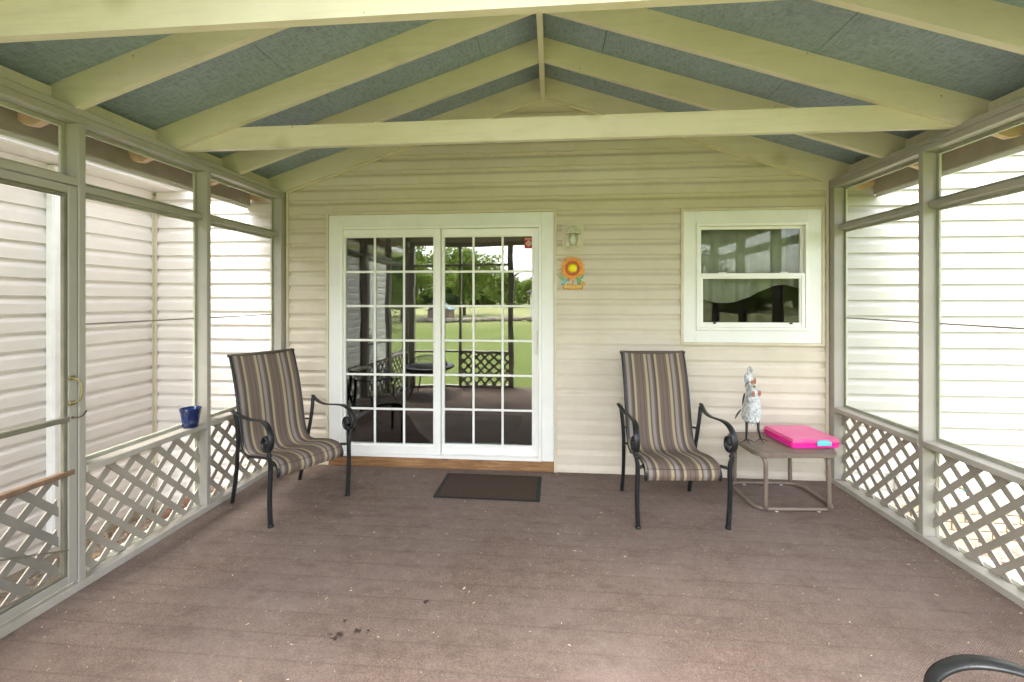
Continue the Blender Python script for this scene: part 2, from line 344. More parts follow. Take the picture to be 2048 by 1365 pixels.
def tube(bm, path, rad, seg=10, caps=True):
    path = [Vector(p) for p in path]; n = len(path); rr = rad if isinstance(rad, (list, tuple)) else [rad] * n
    up = Vector((0, 0, 1)); t0 = (path[1] - path[0]).normalized()
    if abs(t0.dot(up)) > 0.9: up = Vector((1, 0, 0))
    nrm = (up - t0 * up.dot(t0)).normalized(); rings = []
    for i in range(n):
        t = (path[min(i + 1, n - 1)] - path[max(i - 1, 0)]).normalized()
        nrm = (nrm - t * nrm.dot(t)).normalized(); b = t.cross(nrm)
        rings.append([bm.verts.new(path[i] + (nrm * math.cos(2 * math.pi * k / seg) + b * math.sin(2 * math.pi * k / seg)) * rr[i]) for k in range(seg)])
    for i in range(n - 1):
        for k in range(seg): bm.faces.new((rings[i][k], rings[i][(k + 1) % seg], rings[i + 1][(k + 1) % seg], rings[i + 1][k]))
    if caps: bm.faces.new(rings[0][::-1]); bm.faces.new(rings[-1])
def ribbon(bm, path, width, thick, side=Vector((1, 0, 0))):
    path = [Vector(p) for p in path]; n = len(path); ww = width if isinstance(width, (list, tuple)) else [width] * n; rings = []
    for i in range(n):
        t = (path[min(i + 1, n - 1)] - path[max(i - 1, 0)]).normalized()
        s = (side - t * side.dot(t)).normalized(); nn = t.cross(s)
        w2 = ww[i] / 2; h = thick / 2
        prof = [(-w2, -h * .5), (-w2 * .85, h), (0, h * 1.25), (w2 * .85, h), (w2, -h * .5), (0, -h)]
        rings.append([bm.verts.new(path[i] + s * a + nn * b) for a, b in prof])
    m = len(rings[0])
    for i in range(n - 1):
        for k in range(m): bm.faces.new((rings[i][k], rings[i][(k + 1) % m], rings[i + 1][(k + 1) % m], rings[i + 1][k]))
    bm.faces.new(rings[0][::-1]); bm.faces.new(rings[-1])
def lathe(bm, prof, seg=24, c=(0, 0, 0), cap=True):
    rings = []
    for r, z in prof: rings.append([bm.verts.new((c[0] + r * math.cos(2 * math.pi * k / seg), c[1] + r * math.sin(2 * math.pi * k / seg), c[2] + z)) for k in range(seg)])
    for i in range(len(rings) - 1):
        for k in range(seg): bm.faces.new((rings[i][k], rings[i][(k + 1) % seg], rings[i + 1][(k + 1) % seg], rings[i + 1][k]))
    if cap: bm.faces.new(rings[0][::-1]); bm.faces.new(rings[-1])
def sphere(bm, c, r, seg=12, rings=8, sc3=(1, 1, 1)):
    bmesh.ops.create_uvsphere(bm, u_segments=seg, v_segments=rings, radius=r, matrix=Matrix.Translation(c) @ Matrix.Diagonal((*sc3, 1)))
def thing(name, label, cat, loc=(0, 0, 0), rz=0, group=None):
    o = bpy.data.objects.new(name, None); C.objects.link(o); o.empty_display_size = 0.1
    o.location = loc; o.rotation_euler = (0, 0, rz); o['label'] = label; o['category'] = cat
    if group: o['group'] = group
    return o
def tag(o, label, cat, group=None):
    o['label'] = label; o['category'] = cat
    if group: o['group'] = group
    return o
def kind(o, k): o['kind'] = k; return o

XL, XR = -2.455, 2.31
FZ = 0.015
XM = -0.075
REAR = -3.62
RS = 0.33

# ------------------------------------------------------------------ ground
def ground():
    bm = bmesh.new(); nx, ny = 60, 60; vs = []
    def hz(x, y):
        d = max(0, -y - 32); h = -0.5 + 0.0 * d
        h += 1.6 * (1 - math.exp(-(d / 60) ** 1.6))
        return h + (0.25 * math.sin(x * 0.07 + y * 0.05) if d > 0 else 0) * min(1, d / 20)
    def ax(i, n, s): t = i / n * 2 - 1; return math.copysign(abs(t) ** 2.2, t) * s
    for i in range(nx + 1):
        for j in range(ny + 1):
            x = ax(i, nx, 700); y = ax(j, ny, 700); vs.append(bm.verts.new((x, y, hz(x, y))))
    for i in range(nx):
        for j in range(ny):
            a = i * (ny + 1) + j; bm.faces.new((vs[a], vs[a + ny + 1], vs[a + ny + 2], vs[a + 1]))
    return kind(from_bm('lawn', bm, M['lawn'], smooth=True), 'structure')
ground()
for x0, x1, y0 in ((-3.76, XL - 0.1, -5.0), (XR + 0.1, 5.2, -1.2)):
    bm = bmesh.new(); n = 14; vs = []
    for i in range(n + 1):
        for j in range(n + 1): vs.append(bm.verts.new((x0 + (x1 - x0) * i / n, y0 + (-0.02 - y0) * j / n, -0.47 + random.uniform(-0.02, 0.02))))
    for i in range(n):
        for j in range(n):
            a = i * (n + 1) + j; bm.faces.new((vs[a], vs[a + n + 1], vs[a + n + 2], vs[a + 1]))
    kind(from_bm('ground', bm, M['dirt'], smooth=True), 'structure')

# porch floor: carpet laid over deck boards, sagging a little into every joint
bm = bmesh.new(); yj = []
y = REAR - 0.14
pitch = 0.142
k0 = math.floor(y / pitch)
ys = []
kk = k0
while (kk + 0.5) * pitch < 0.0:
    c = (kk + 0.5) * pitch
    for dy, dz in ((-0.055, 0), (-0.012, -0.0001), (0, -0.0008), (0.012, -0.0001), (0.055, 0)):
        if REAR - 0.1 < c + dy < -0.002: ys.append((c + dy, FZ + dz))
    kk += 1
ys = [(REAR - 0.1, FZ)] + ys + [(-0.0, FZ)]
nx = 40; rows = []
for (yy, zz) in ys:
    rows.append([bm.verts.new((XL - 0.0 + (XR - XL) * i / nx, yy, zz + random.uniform(-0.0007, 0.0007))) for i in range(nx + 1)])
for a, b in zip(rows[:-1], rows[1:]):
    for i in range(nx): bm.faces.new((a[i], a[i + 1], b[i + 1], b[i]))
kind(from_bm('porch_floor', bm, M['carpet'], smooth=True), 'structure')
kind(box('deck_base', XL - 0.09, XR + 0.09, REAR - 0.12, -0.02, -0.28, -0.002, M['brown_wood']), 'structure')

# ------------------------------------------------------------------ house
house = thing('house', 'cream vinyl sided house with dutch lap courses around the porch, sliding door and window', 'house')
def course(p0, p1, zb, h, m, xlim=None, out=0.024):
    """one siding board from p0 to p1 (xy), wall normal on the right-hand side of p0->p1"""
    prof = [(0.001, zb), (out, zb + 0.001), (out - 0.001, zb + 0.008), (out - 0.0015, zb + h * 0.54), (out - 0.005, zb + h * 0.62), (out - 0.012, zb + h * 0.70), (0.0055, zb + h * 0.80), (0.003, zb + h * 0.93), (0.002, zb + h + 0.004)]
    p0, p1 = Vector((*p0, 0)), Vector((*p1, 0)); d = (p1 - p0).normalized(); n = Vector((d.y, -d.x, 0))
    bm = bmesh.new(); A, B = [], []
    for o_, z in prof:
        a, b = p0.copy(), p1.copy()
        if xlim: lo, hi = xlim(z); a.x = max(a.x, lo); b.x = min(b.x, hi)
        A.append(bm.verts.new(a + n * o_ + Vector((0, 0, z)))); B.append(bm.verts.new(b + n * o_ + Vector((0, 0, z))))
    for i in range(len(prof) - 1): bm.faces.new((A[i], B[i], B[i + 1], A[i + 1]))
    bm.faces.new((A[0], A[-1], B[-1], B[0])); bm.faces.new(A[::-1]); bm.faces.new(B)
    return from_bm('siding_board', bm, m, house)
P = 0.1303
def zphase(z0, lo, hi):
    k = math.floor((lo - z0) / P); out = []
    while z0 + k * P < hi: out.append(z0 + k * P); k += 1
    return out
DX0, DX1, DZ1 = -2.062, 0.046, 2.33
WX0, WX1, WZ0, WZ1 = 1.104, 2.272, 1.142, 2.312
def gable_lim(z):
    q = (3.312 + 0.08 - z) / RS
    return (XM - q, XM + q)
for z in zphase(0.36, -0.06, 3.40):
    zt = z + P
    def cut(a, b, zlo, zhi):
        if zlo >= zhi - 0.006: return
        course((a, -0.0), (b, -0.0), zlo, zhi - zlo, M['siding'], gable_lim)
    for a, b, kd in ((-2.425, DX0, 0), (DX0, DX1, 1), (DX1, WX0, 0), (WX0, WX1, 2), (WX1, 2.295, 0)):
        if z > 2.45 and kd in (0,) and a != DX1: pass
        if kd == 0: segs = [(z, zt)]
        elif kd == 1: segs = [(max(z, DZ1), zt)]
        else: segs = [(z, min(zt, WZ0)), (max(z, WZ1), zt)]
        if z > 2.34:
            if kd == 0 and a == -2.425: cut(-2.425, 0.75 if int(z * 10) % 2 else 0.2, z, zt)
            elif kd == 0 and a == DX1: cut(0.751 if int(z * 10) % 2 else 0.201, 2.295, z, zt)
            continue
        for lo, hi in segs: cut(a, b, lo, hi)
for z in zphase(1.69, -0.28, 2.52): course((-3.79, 0), (XL - 0.03, 0), z, min(P, 2.55 - z), M['siding_lightened'])
for z in zphase(1.69, -0.28, 2.52): course((-3.79, -6.2), (-3.79, -0.0), z, min(P, 2.55 - z), M['siding_lightened'])
for z in zphase(1.66, -0.12, 3.3): course((XR + 0.04, 0), (6.2, 0), z, P, M['siding_toned_down'])
# wall core with openings
bm = bmesh.new()
def core(x0, x1, z0, z1, y0=0.0015, y1=0.14): abox(bm, x0, x1, y0, y1, z0, z1)
core(-3.9, DX0 + 0.03, -0.5, 2.55); core(DX0 + 0.03, DX1 - 0.03, -0.5, 0.11); core(DX0 + 0.03, DX1 - 0.03, DZ1 - 0.03, 2.55)
core(DX1 - 0.03, WX0 + 0.03, -0.5, 2.55); core(WX0 + 0.03, WX1 - 0.03, -0.5, WZ0 + 0.03); core(WX0 + 0.03, WX1 - 0.03, WZ1 - 0.03, 2.55); core(WX1 - 0.03, 6.25, -0.5, 2.55)
core(-3.9, 6.25, 2.551, 3.45)
from_bm('wall', bm, M['jtrim'], house)
box('wall', -3.95, -3.792, -6.25, 0.0, -0.5, 2.56, M['jtrim'], house)
box('foundation', 2.5, 6.2, -0.004, 0.001, -0.5, -0.14, M['mortar'], house, 0)
# brick foundation, bricks one by one
bk = bmesh.new(); abox(bk, 0, 0.195, -0.022, 0.0, 0, 0.058, 0.004); bme = bpy.data.meshes.new('brick'); bmesh.ops.recalc_face_normals(bk, faces=bk.faces); bk.to_mesh(bme); bk.free(); bme.materials.append(M['brick'])
for r_ in range(5):
    x = 2.44 + (0.1 if r_ % 2 else 0)
    while x < 4.6:
        link('brick', bme, None, house, (x, -0.003 - random.uniform(0, 0.003), -0.485 + r_ * 0.068)); x += 0.206
# corner and J trims
box('corner_trim', -3.775, -3.735, -0.03, -0.016, -0.25, 2.5, M['jtrim'], house)
box('corner_trim', -3.775, -3.761, -0.045, -0.0305, -0.25, 2.5, M['jtrim'], house)
box('edge_trim', -2.448, -2.424, -0.034, -0.002, FZ, 2.53, M['jtrim'], house)
box('edge_trim', 2.282, 2.306, -0.034, -0.002, FZ, 2.53, M['jtrim'], house)
# J channel around door
def ring(name, x0, x1, z0, z1, wd, y0, y1, m, parent, bottom=True, bev=0.002):
    bm = bmesh.new()
    abox(bm, x0, x0 + wd, y0, y1, z0, z1, bev); abox(bm, x1 - wd, x1, y0, y1, z0, z1, bev)
    abox(bm, x0 + wd, x1 - wd, y0, y1, z1 - wd, z1, bev)
    if bottom: abox(bm, x0 + wd, x1 - wd, y0, y1, z0, z0 + wd, bev)
    return from_bm(name, bm, m, parent)
ring('edge_trim', DX0, DX1, FZ, DZ1, 0.024, -0.034, -0.001, M['jtrim'], house, False)
ring('edge_trim', WX0, WX1, WZ0, WZ1, 0.022, -0.034, -0.001, M['jtrim'], house)
box('door_sill_board', -2.036, 0.02, -0.035, 0.0, FZ, 0.105, M['pine'], house, 0.006)
# sliding door (part) and its pieces (sub-parts)
door = ring('sliding_door', -2.036, 0.020, 0.106, 2.304, 0.106, -0.026, 0.05, M['trimboard'], house, False)
door['label'] = 'white sliding glass door with a grid of narrow muntins'
ring('door_frame', -1.929, -0.087, 0.107, 2.197, 0.026, -0.038, 0.10, M['white'], door)
# left sash (fixed, set back is right one)
def sash(name, x0, x1, z0, z1, st, tr_, br_, y0, y1, parent):
    bm = bmesh.new()
    abox(bm, x0, x0 + st[0], y0, y1, z0, z1, 0.003); abox(bm, x1 - st[1], x1, y0, y1, z0, z1, 0.003)
    abox(bm, x0 + st[0], x1 - st[1], y0, y1, z1 - tr_, z1, 0.003); abox(bm, x0 + st[0], x1 - st[1], y0, y1, z0, z0 + br_, 0.003)
    i = 0.012   # inner glazing bead
    gx0, gx1, gz0, gz1 = x0 + st[0], x1 - st[1], z0 + br_, z1 - tr_
    abox(bm, gx0, gx0 + i, y0 + 0.008, y1, gz0, gz1); abox(bm, gx1 - i, gx1, y0 + 0.008, y1, gz0, gz1)
    abox(bm, gx0 + i, gx1 - i, y0 + 0.008, y1, gz0, gz0 + i); abox(bm, gx0 + i, gx1 - i, y0 + 0.008, y1, gz1 - i, gz1)
    from_bm(name, bm, M['white'], parent); return gx0 + i, gx1 - i, gz0 + i, gz1 - i
G1 = sash('door_panel', -1.902, -0.996, 0.134, 2.170, (0.006, 0.055), 0.06, 0.075, -0.022, 0.03, door)
G2 = sash('door_panel', -0.993, -0.114, 0.134, 2.170, (0.012, 0.048), 0.06, 0.075, 0.014, 0.06, door)
def glazing(G, yg, nx, nz, parent, gm, mun=True):
    x0, x1, z0, z1 = G
    bm = bmesh.new(); abox(bm, x0 - 0.005, x1 + 0.005, yg, yg + 0.005, z0 - 0.005, z1 + 0.005); from_bm('pane', bm, gm, parent)
    if mun:
        for i in range(1, nx): c = x0 + (x1 - x0) * i / nx; box('muntin', c - 0.010, c + 0.010, yg - 0.009, yg - 0.001, z0, z1, M['white'], parent, 0.002)
        for j in range(1, nz): c = z0 + (z1 - z0) * j / nz; box('muntin', x0, x1, yg - 0.0075, yg - 0.0012, c - 0.010, c + 0.010, M['white'], parent, 0.002)
glazing(G1, 0.004, 3, 6, door, M['glass'])
glazing(G2, 0.040, 3, 6, door, M['glass'])
bm = bmesh.new()
abox(bm, -0.150, -0.122, 0.006, 0.0135, 1.03, 1.26, 0.003); tube(bm, catmull([(-0.136, 0.006, 1.24), (-0.136, -0.022, 1.22), (-0.136, -0.026, 1.15), (-0.136, -0.022, 1.07), (-0.136, 0.006, 1.05)]), 0.006, 8)
abox(bm, -0.148, -0.128, -0.012, 0.006, 1.125, 1.165, 0.003)
from_bm('handle', bm, M['white'], door)
# alarm sticker in the upper right pane
bm = bmesh.new(); abox(bm, -0.243, -0.166, 0.0375, 0.0392, 1.99, 2.088); stk = from_bm('sticker', bm, M['sticker_red'], door)
bm = bmesh.new(); cx_, cz_, y_ = -0.2045, 2.035, 0.0372
def diamond(r0, r1):
    ring_ = []
    for r in (r0, r1): ring_.append([bm.verts.new((cx_ + a * r, y_, cz_ + b * r)) for a, b in ((1, 0), (0, 1), (-1, 0), (0, -1))])
    for k in range(4): bm.faces.new((ring_[0][k], ring_[0][(k + 1) % 4], ring_[1][(k + 1) % 4], ring_[1][k]))
diamond(0.030, 0.019); diamond(0.013, 0.005)
for k in range(7): abox(bm, -0.239 + k * 0.0098, -0.232 + k * 0.0098, 0.0371, 0.0374, 2.072, 2.080)
from_bm('sticker_print', bm, M['sticker_white'], door)
# window
win = ring('window', 1.127, 2.249, 1.165, 2.289, 0.104, -0.028, 0.03, M['trimboard'], house)
win['label'] = 'white double-hung window with a wide white surround'
ring('window_frame', 1.232, 2.145, 1.270, 2.184, 0.026, -0.036, 0.06, M['white'], win)
W1 = sash('upper_sash', 1.259, 2.118, 1.715, 2.157, (0.012, 0.012), 0.012, 0.022, -0.004, 0.03, win)
W2 = sash('lower_sash', 1.259, 2.118, 1.297, 1.755, (0.020, 0.030), 0.034, 0.028, -0.030, -0.0045, win)
glazing(W1, 0.012, 1, 1, win, M['win_glass'], False); glazing(W2, -0.012, 1, 1, win, M['win_glass'], False)
box('sash_lock', 1.42, 1.48, -0.034, -0.008, 1.7555, 1.764, M['white'], win); box('sash_lock', 1.92, 1.98, -0.034, -0.008, 1.7555, 1.764, M['white'], win)
box('sash_latch', 1.37, 1.395, -0.034, -0.031, 1.325, 1.337, M['mat_rubber'], win, 0.001); box('sash_latch', 1.99, 2.015, -0.034, -0.031, 1.325, 1.337, M['mat_rubber'], win, 0.001)
# eaves of the left wing: soffit, gutter, frieze; high gable eave on the right
box('soffit', -3.80, -3.50, -6.3, -0.02, 2.55, 2.565, M['siding_lightened'], house)
box('frieze_board', -3.774, -3.758, -6.3, -0.05, 2.475, 2.549, M['siding_lightened'], house)
box('frieze_board', -3.73, XL - 0.06, -0.040, -0.0255, 2.475, 2.549, M['siding_lightened'], house)
bm = bmesh.new(); prism(bm, [(-3.50, 2.565), (-3.43, 2.575), (-3.405, 2.61), (-3.41, 2.68), (-3.50, 2.68)], 'y', -6.3, -0.02); from_bm('gutter', bm, M['gutter'], house)
bm = bmesh.new(); prism(bm, [(-3.44, 2.69), (-3.44, 2.71), (-6.5, 3.95), (-6.5, 3.93)], 'y', -6.5, 0.3); from_bm('roof', bm, M['roofing'], house)
bm = bmesh.new(); prism(bm, [(-4.0, 3.45), (-4.0, 3.52), (1.2, 5.2), (6.6, 3.52), (6.6, 3.45), (1.2, 5.12)], 'y', -0.25, 9); from_bm('roof', bm, M['roofing'], house)  # unseen roof slab, added to block the sky and darken the room
bm = bmesh.new(); prism(bm, [(-3.9, 3.451), (1.2, 5.10), (6.25, 3.451)], 'y', 0.002, 0.14); from_bm('gable_wall', bm, M['siding_lightened'], house)
# downspout on the left wing
bm = bmesh.new(); abox(bm, -3.772, -3.70, -0.955, -0.865, -0.33, 2.54, 0.012); from_bm('downspout', bm, M['gutter'], house)
# room inside
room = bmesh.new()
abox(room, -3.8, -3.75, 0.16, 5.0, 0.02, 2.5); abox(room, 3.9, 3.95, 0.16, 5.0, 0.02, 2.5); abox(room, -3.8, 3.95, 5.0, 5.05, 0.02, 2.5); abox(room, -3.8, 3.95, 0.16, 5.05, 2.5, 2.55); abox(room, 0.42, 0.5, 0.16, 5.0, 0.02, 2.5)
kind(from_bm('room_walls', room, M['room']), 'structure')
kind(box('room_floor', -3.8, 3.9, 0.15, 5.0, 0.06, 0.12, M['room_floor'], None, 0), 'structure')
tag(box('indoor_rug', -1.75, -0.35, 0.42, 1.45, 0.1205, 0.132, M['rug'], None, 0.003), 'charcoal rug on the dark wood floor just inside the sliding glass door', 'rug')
bm = bmesh.new(); tube(bm, [(-1.5, 0.24, 0.15), (-1.16, 0.2, 0.17)], 0.011, 8); tag(from_bm('wooden_stick', bm, M['tan_stick'], smooth=True), 'tan wooden security stick lying at the bottom of the sliding door track', 'stick')
# curtain and valance behind the window
def curtain(name, x0, x1, z0f, z1, y, m, amp, waves, label, cat):
    bm = bmesh.new(); n = 70; T, B = [], []
    for i in range(n + 1):
        t = i / n; x = x0 + (x1 - x0) * t; yy = y + amp * math.sin(t * waves * 6.283) + amp * 0.4 * math.sin(t * waves * 15)
        T.append(bm.verts.new((x, yy, z1))); B.append(bm.verts.new((x, yy, z0f(t))))
    for i in range(n): bm.faces.new((T[i], T[i + 1], B[i + 1], B[i]))
    o = from_bm(name, bm, m, smooth=True); so_ = o.modifiers.new('solid', 'SOLIDIFY'); so_.thickness = 0.003
    return tag(o, label, cat)
curtain('valance', 1.2, 2.2, lambda t: 1.60 - 0.10 * math.sin(math.pi * min(1, t / 0.62)) if t < 0.62 else 1.60 + 0.06 * math.sin(math.pi * (t - 0.62) / 0.38), 2.25, 0.125, M['valance'], 0.012, 7, 'pale sage valance with a swagged hem behind the double-hung window', 'valance')

# ------------------------------------------------------------------ porch
porch = thing('screened_porch', 'screened porch frame with cream rafters, blue panelled ceiling, grey posts and lattice skirts', 'porch')
def zb(x): return 3.312 - RS * abs(x - XM)       # underside of the rafters
RD = 0.172
XE_L, XE_R = XL - 0.36, XR + 0.36
rafters = [(-0.054, -0.016), (-0.655, -0.617), (-1.255, -1.217), (-1.885, -1.847), (-2.53, -2.492), (-3.08, -3.042), (-3.66, -3.622)]
for (y0, y1) in rafters:
    for sgn, xp, xe in ((-1, XL, XE_L), (1, XR, XE_R)):
        xi = XM + sgn * 0.0195
        xo = xp + sgn * 0.172
        bm = bmesh.new(); pts = [(xi, zb(xi)), (xo, zb(xo)), (xo, zb(xo) + RD), (xi, zb(xi) + RD)]
        prism(bm, pts, 'y', y0, y1); from_bm('rafter', bm, M['beam'], porch)
        xt = xo + sgn * 0.001; xf = xe - sgn * 0.024
        bm = bmesh.new(); pts = [(xt, zb(xt)), (xt + (xf - xt) * 0.45, zb(xt + (xf - xt) * 0.45) - 0.004), (xt + (xf - xt) * 0.8, zb(xf) + 0.035), (xf, zb(xf) + 0.06), (xf, zb(xf) + RD), (xt, zb(xt) + RD)]
        prism(bm, pts, 'y', y0, y1); from_bm('rafter_tail', bm, M['tail_wood'], porch)
for (y0, y1) in ((-1.2165, -1.178), (-2.4915, -2.453), (-3.6215, -3.583)):
    b0 = 2.522; t0 = b0 + 0.140
    def xs(z, s): return XM + s * (3.312 + RD * 0.9 - z) / RS
    def ob(s, z): 
        lim = XL - 0.0 if s < 0 else XR
        x = xs(z, s); return max(x, lim) if s < 0 else min(x, lim)
    bm = bmesh.new(); prism(bm, [(ob(-1, b0), b0), (ob(1, b0), b0), (ob(1, t0), t0), (ob(-1, t0), t0)], 'y', y0, y1); from_bm('tie_beam', bm, M['beam'], porch)
box('ridge_board', XM - 0.019, XM + 0.019, -3.66, -0.016, 3.285, 3.47, M['beam'], porch)
# rake trim on the gable siding
for s in (-1, 1):
    bm = bmesh.new(); xa, xb2 = XM + s * 0.001, (-2.43 if s < 0 else 2.29)
    prism(bm, [(xa, zb(xa)), (xb2, zb(xb2)), (xb2, zb(xb2) - 0.022), (xa, zb(xa) - 0.022)], 'y', -0.031, -0.0155); from_bm('rake_trim', bm, M['jtrim'], porch)
# ceiling sheets
def sheet(name, xa, xb2, y0, y1, m, dz=0):
    bm = bmesh.new(); za, zb2 = zb(xa) + RD + 0.001 + dz, zb(xb2) + RD + 0.001 + dz
    prism(bm, [(xa, za), (xb2, zb2), (xb2, zb2 + 0.012), (xa, za + 0.012)], 'y', y0, y1); return from_bm(name, bm, m, porch)
for s, xp, xe in ((-1, XL, XE_L), (1, XR, XE_R)):
    e = [XM + s * 0.02, xe - s * 2.30, xe - s * 1.15, xp + s * 0.172]
    for i in range(3):
        cuts = [-0.016, -1.235, -3.67] if i % 2 else [-0.016, -2.455, -3.67]
        for a, b in zip(cuts[:-1], cuts[1:]): sheet('ceiling_panel', e[i] + s * 0.002, e[i + 1] - s * 0.002, b + 0.002, a - 0.002, M['osb'])
    sheet('eave_panel', xp + s * 0.1735, xe, -3.67, -0.016, M['osb_bare'])
    sheet('roof_sheet', XM, xe + s * 0.03, -3.72, -0.016, M['roofing'], 0.014)
    box('fascia_board', xe - s * 0.022, xe, -3.7, -0.03, zb(xe) - 0.005, zb(xe) + RD, M['fascia'], porch)
    box('drip_edge', xe + s * 0.001, xe + s * 0.02, -3.7, -0.03, zb(xe) - 0.03, zb(xe) + 0.05, M['gutter'], porch)
    # blocking between rafters over the plate
    for a, b in zip(rafters[:-1], rafters[1:]):
        bx0 = xp + s * 0.134
        bm = bmesh.new(); abox(bm, min(bx0, bx0 + s * 0.038), max(bx0, bx0 + s * 0.038), b[1] + 0.001, a[0] - 0.001, 2.5305, zb(bx0) + RD * 0.9); from_bm('blocking', bm, M['beam'], porch)

def side(s, xp, tz):
    """one screened side wall: s=-1 left, +1 right"""
    D = 0.089
    box('top_plate', xp + s * (D + 0.001), xp + s * 0.172, REAR, -0.016, 2.4925, 2.530, M['frame'], porch)
    def B(name, d0, d1, y0, y1, z0, z1, m=None, parent=porch, bev=0.003): return box(name, xp + s * d0, xp + s * d1, y0, y1, z0, z1, m or M['frame'], parent, bev)
    B('top_plate', 0, D, REAR, -0.016, 2.4925, 2.530); B('top_plate', 0.0012, D, REAR, -0.016, 2.453, 2.4915)
    B('bottom_plate', -0.004, D + 0.01, REAR, -0.016, FZ - 0.01, 0.055, M['sill'])
    posts = [(-0.092, -0.016), (-0.984, -0.946), (-1.868, -1.830), (-2.775, -2.737), (REAR, REAR + 0.038)]
    for (a, b) in posts: B('post', 0.0, D, a, b, 0.0555, 2.4525)
    for i in range(4):
        y1, y0 = posts[i][0], posts[i + 1][1]
        isdoor = (s < 0 and i == 2)
        w_ = y1 - y0
        o0, o1 = D - 0.012, D + 0.004      # strips stand at the outer edge of the framing
        def strips(z0, z1, wd=0.022):
            bm = bmesh.new()
            for (a, b, c, d) in ((y0, y0 + wd, z0, z1), (y1 - wd, y1, z0, z1), (y0 + wd, y1 - wd, z1 - wd, z1), (y0 + wd, y1 - wd, z0, z0 + wd)):
                xx = sorted((xp + s * o0, xp + s * o1)); abox(bm, xx[0], xx[1], a + 0.0005, b - 0.0005, c, d, 0.002)
            return from_bm('screen_strip', bm, M['strip'], porch)
        def screen(z0, z1, parent=porch, d=D - 0.014, yy=None):
            a, b = yy or (y0, y1)
            bm = bmesh.new(); xx = sorted((xp + s * d, xp + s * (d + 0.0012))); abox(bm, xx[0], xx[1], a + 0.004, b - 0.004, z0 + 0.004, z1 - 0.004); return from_bm('insect_screen', bm, M['screen'], parent)
        def lattice(z0, z1, ya, yb, dp, parent, phi, pho):
            wd, th, pt = 0.036, 0.008, 0.1525 if not isdoor else 0.1525
            for layer, sg, ph in ((0, -1, phi), (1, 1, pho)):      # layer 0: inner slats
                d0 = dp + layer * th
                # centre line: z = ph + sg*(y - ya_ref) + k*pt
                hw = wd / 2 * math.sqrt(2)
                k = -40
                while k < 60:
                    c = ph + k * pt; k += 1
                    # strip between lines z = c + sg*y -+ hw, clipped to the rectangle
                    poly = [(ya, z0), (yb, z0), (yb, z1), (ya, z1)]
                    for off, keep in ((-hw, 1), (hw, -1)):
                        out = []
                        f = lambda p: keep * (p[1] - (c + off + sg * p[0]))
                        for q in range(len(poly)):
                            a_, b_ = poly[q], poly[(q + 1) % len(poly)]
                            fa, fb = f(a_), f(b_)
                            if fa >= 0: out.append(a_)
                            if (fa > 0) != (fb > 0) and abs(fa - fb) > 1e-9:
                                t = fa / (fa - fb); out.append((a_[0] + t * (b_[0] - a_[0]), a_[1] + t * (b_[1] - a_[1])))
                        poly = out
                        if len(poly) < 3: break
                    if len(poly) < 3: continue
                    ar = 0.5 * abs(sum(poly[q][0] * poly[(q + 1) % len(poly)][1] - poly[(q + 1) % len(poly)][0] * poly[q][1] for q in range(len(poly))))
                    if ar < 2e-4: continue
                    bm = bmesh.new(); prism(bm, poly, 'x', xp + s * d0, xp + s * (d0 + th - 0.0003)); bmesh.ops.remove_doubles(bm, verts=bm.verts, dist=1e-5)
                    from_bm('slat', bm, M['lattice'], parent)
        if not isdoor:
            strips(0.0555, 0.612); strips(0.652, 2.104); strips(2.144, 2.452)
            B('rail', -0.006, D, y0 - 0.0 + 0.0005, y1 - 0.0005, 0.614, 0.650, M['sill'])
            B('transom_rail', 0.03, D + 0.002, y0 - (0.0), y1, 2.106, 2.142)
            B('rail_end_block', 0.031, D, y0 - 0.03 + 0.0305, y0 + 0.001, 2.108, 2.14) if False else None
            screen(0.652, 2.104); screen(2.144, 2.452)
            ln = B('screen_wire', D - 0.006, D - 0.0025, y0 + 0.022, y1 - 0.022, tz, tz + 0.009, M['fascia'], porch, 0.0)
            lf = strips(0.0555, 0.612, 0.012); lf.name = 'lattice_panel'; lf.location.x += -s * 0.003
            lf['label'] = 'diagonal lattice panel below the rail'
            # slat phases read from the photograph
            phi = (0.411 + (-1.77)) if s < 0 else (0.308 + (-1.16))
            if i == 0: phi = phi + 0.06
            lattice(0.058, 0.610, y0 + 0.002, y1 - 0.002, D - 0.028, lf, phi, phi + 0.11 + 2 * 1.5)
        else:
            B('door_header', 0.0, D, y0 + 0.0005, y1 - 0.0005, 2.122, 2.164)
            strips(2.166, 2.452); screen(2.166, 2.452)
            d0, d1 = 0.004, 0.034
            bm = bmesh.new(); ya, yb = y0 + 0.004, y1 - 0.003; sw = 0.044
            def BB(a, b, c, d, dd0=d0, dd1=d1):
                xx = sorted((xp + s * dd0, xp + s * dd1)); abox(bm, xx[0], xx[1], a, b, c, d, 0.003)
            BB(ya, ya + sw, 0.07, 2.116); BB(yb - sw, yb, 0.07, 2.116); BB(ya + sw, yb - sw, 2.076, 2.116); BB(ya + sw, yb - sw, 0.07, 0.115)
            dr = from_bm('screen_door', bm, M['frame'], porch); dr['label'] = 'grey framed screen door with brass pull and lattice bottom'
            bm = bmesh.new(); q = 0.020
            BB(ya + sw, ya + sw + q, 0.116, 2.075, 0.008, 0.03); BB(yb - sw - q, yb - sw, 0.116, 2.075, 0.008, 0.03); BB(ya + sw + q, yb - sw - q, 2.055, 2.075, 0.008, 0.03); BB(ya + sw + q, yb - sw - q, 0.116, 0.13, 0.008, 0.03)
            from_bm('door_bead', bm, M['dark_rail'], dr)
            bm = bmesh.new(); BB(ya + sw - 0.008, yb - sw + 0.008, 0.905, 0.932, 0.002, 0.028); from_bm('push_rail', bm, M['dark_rail'], dr)
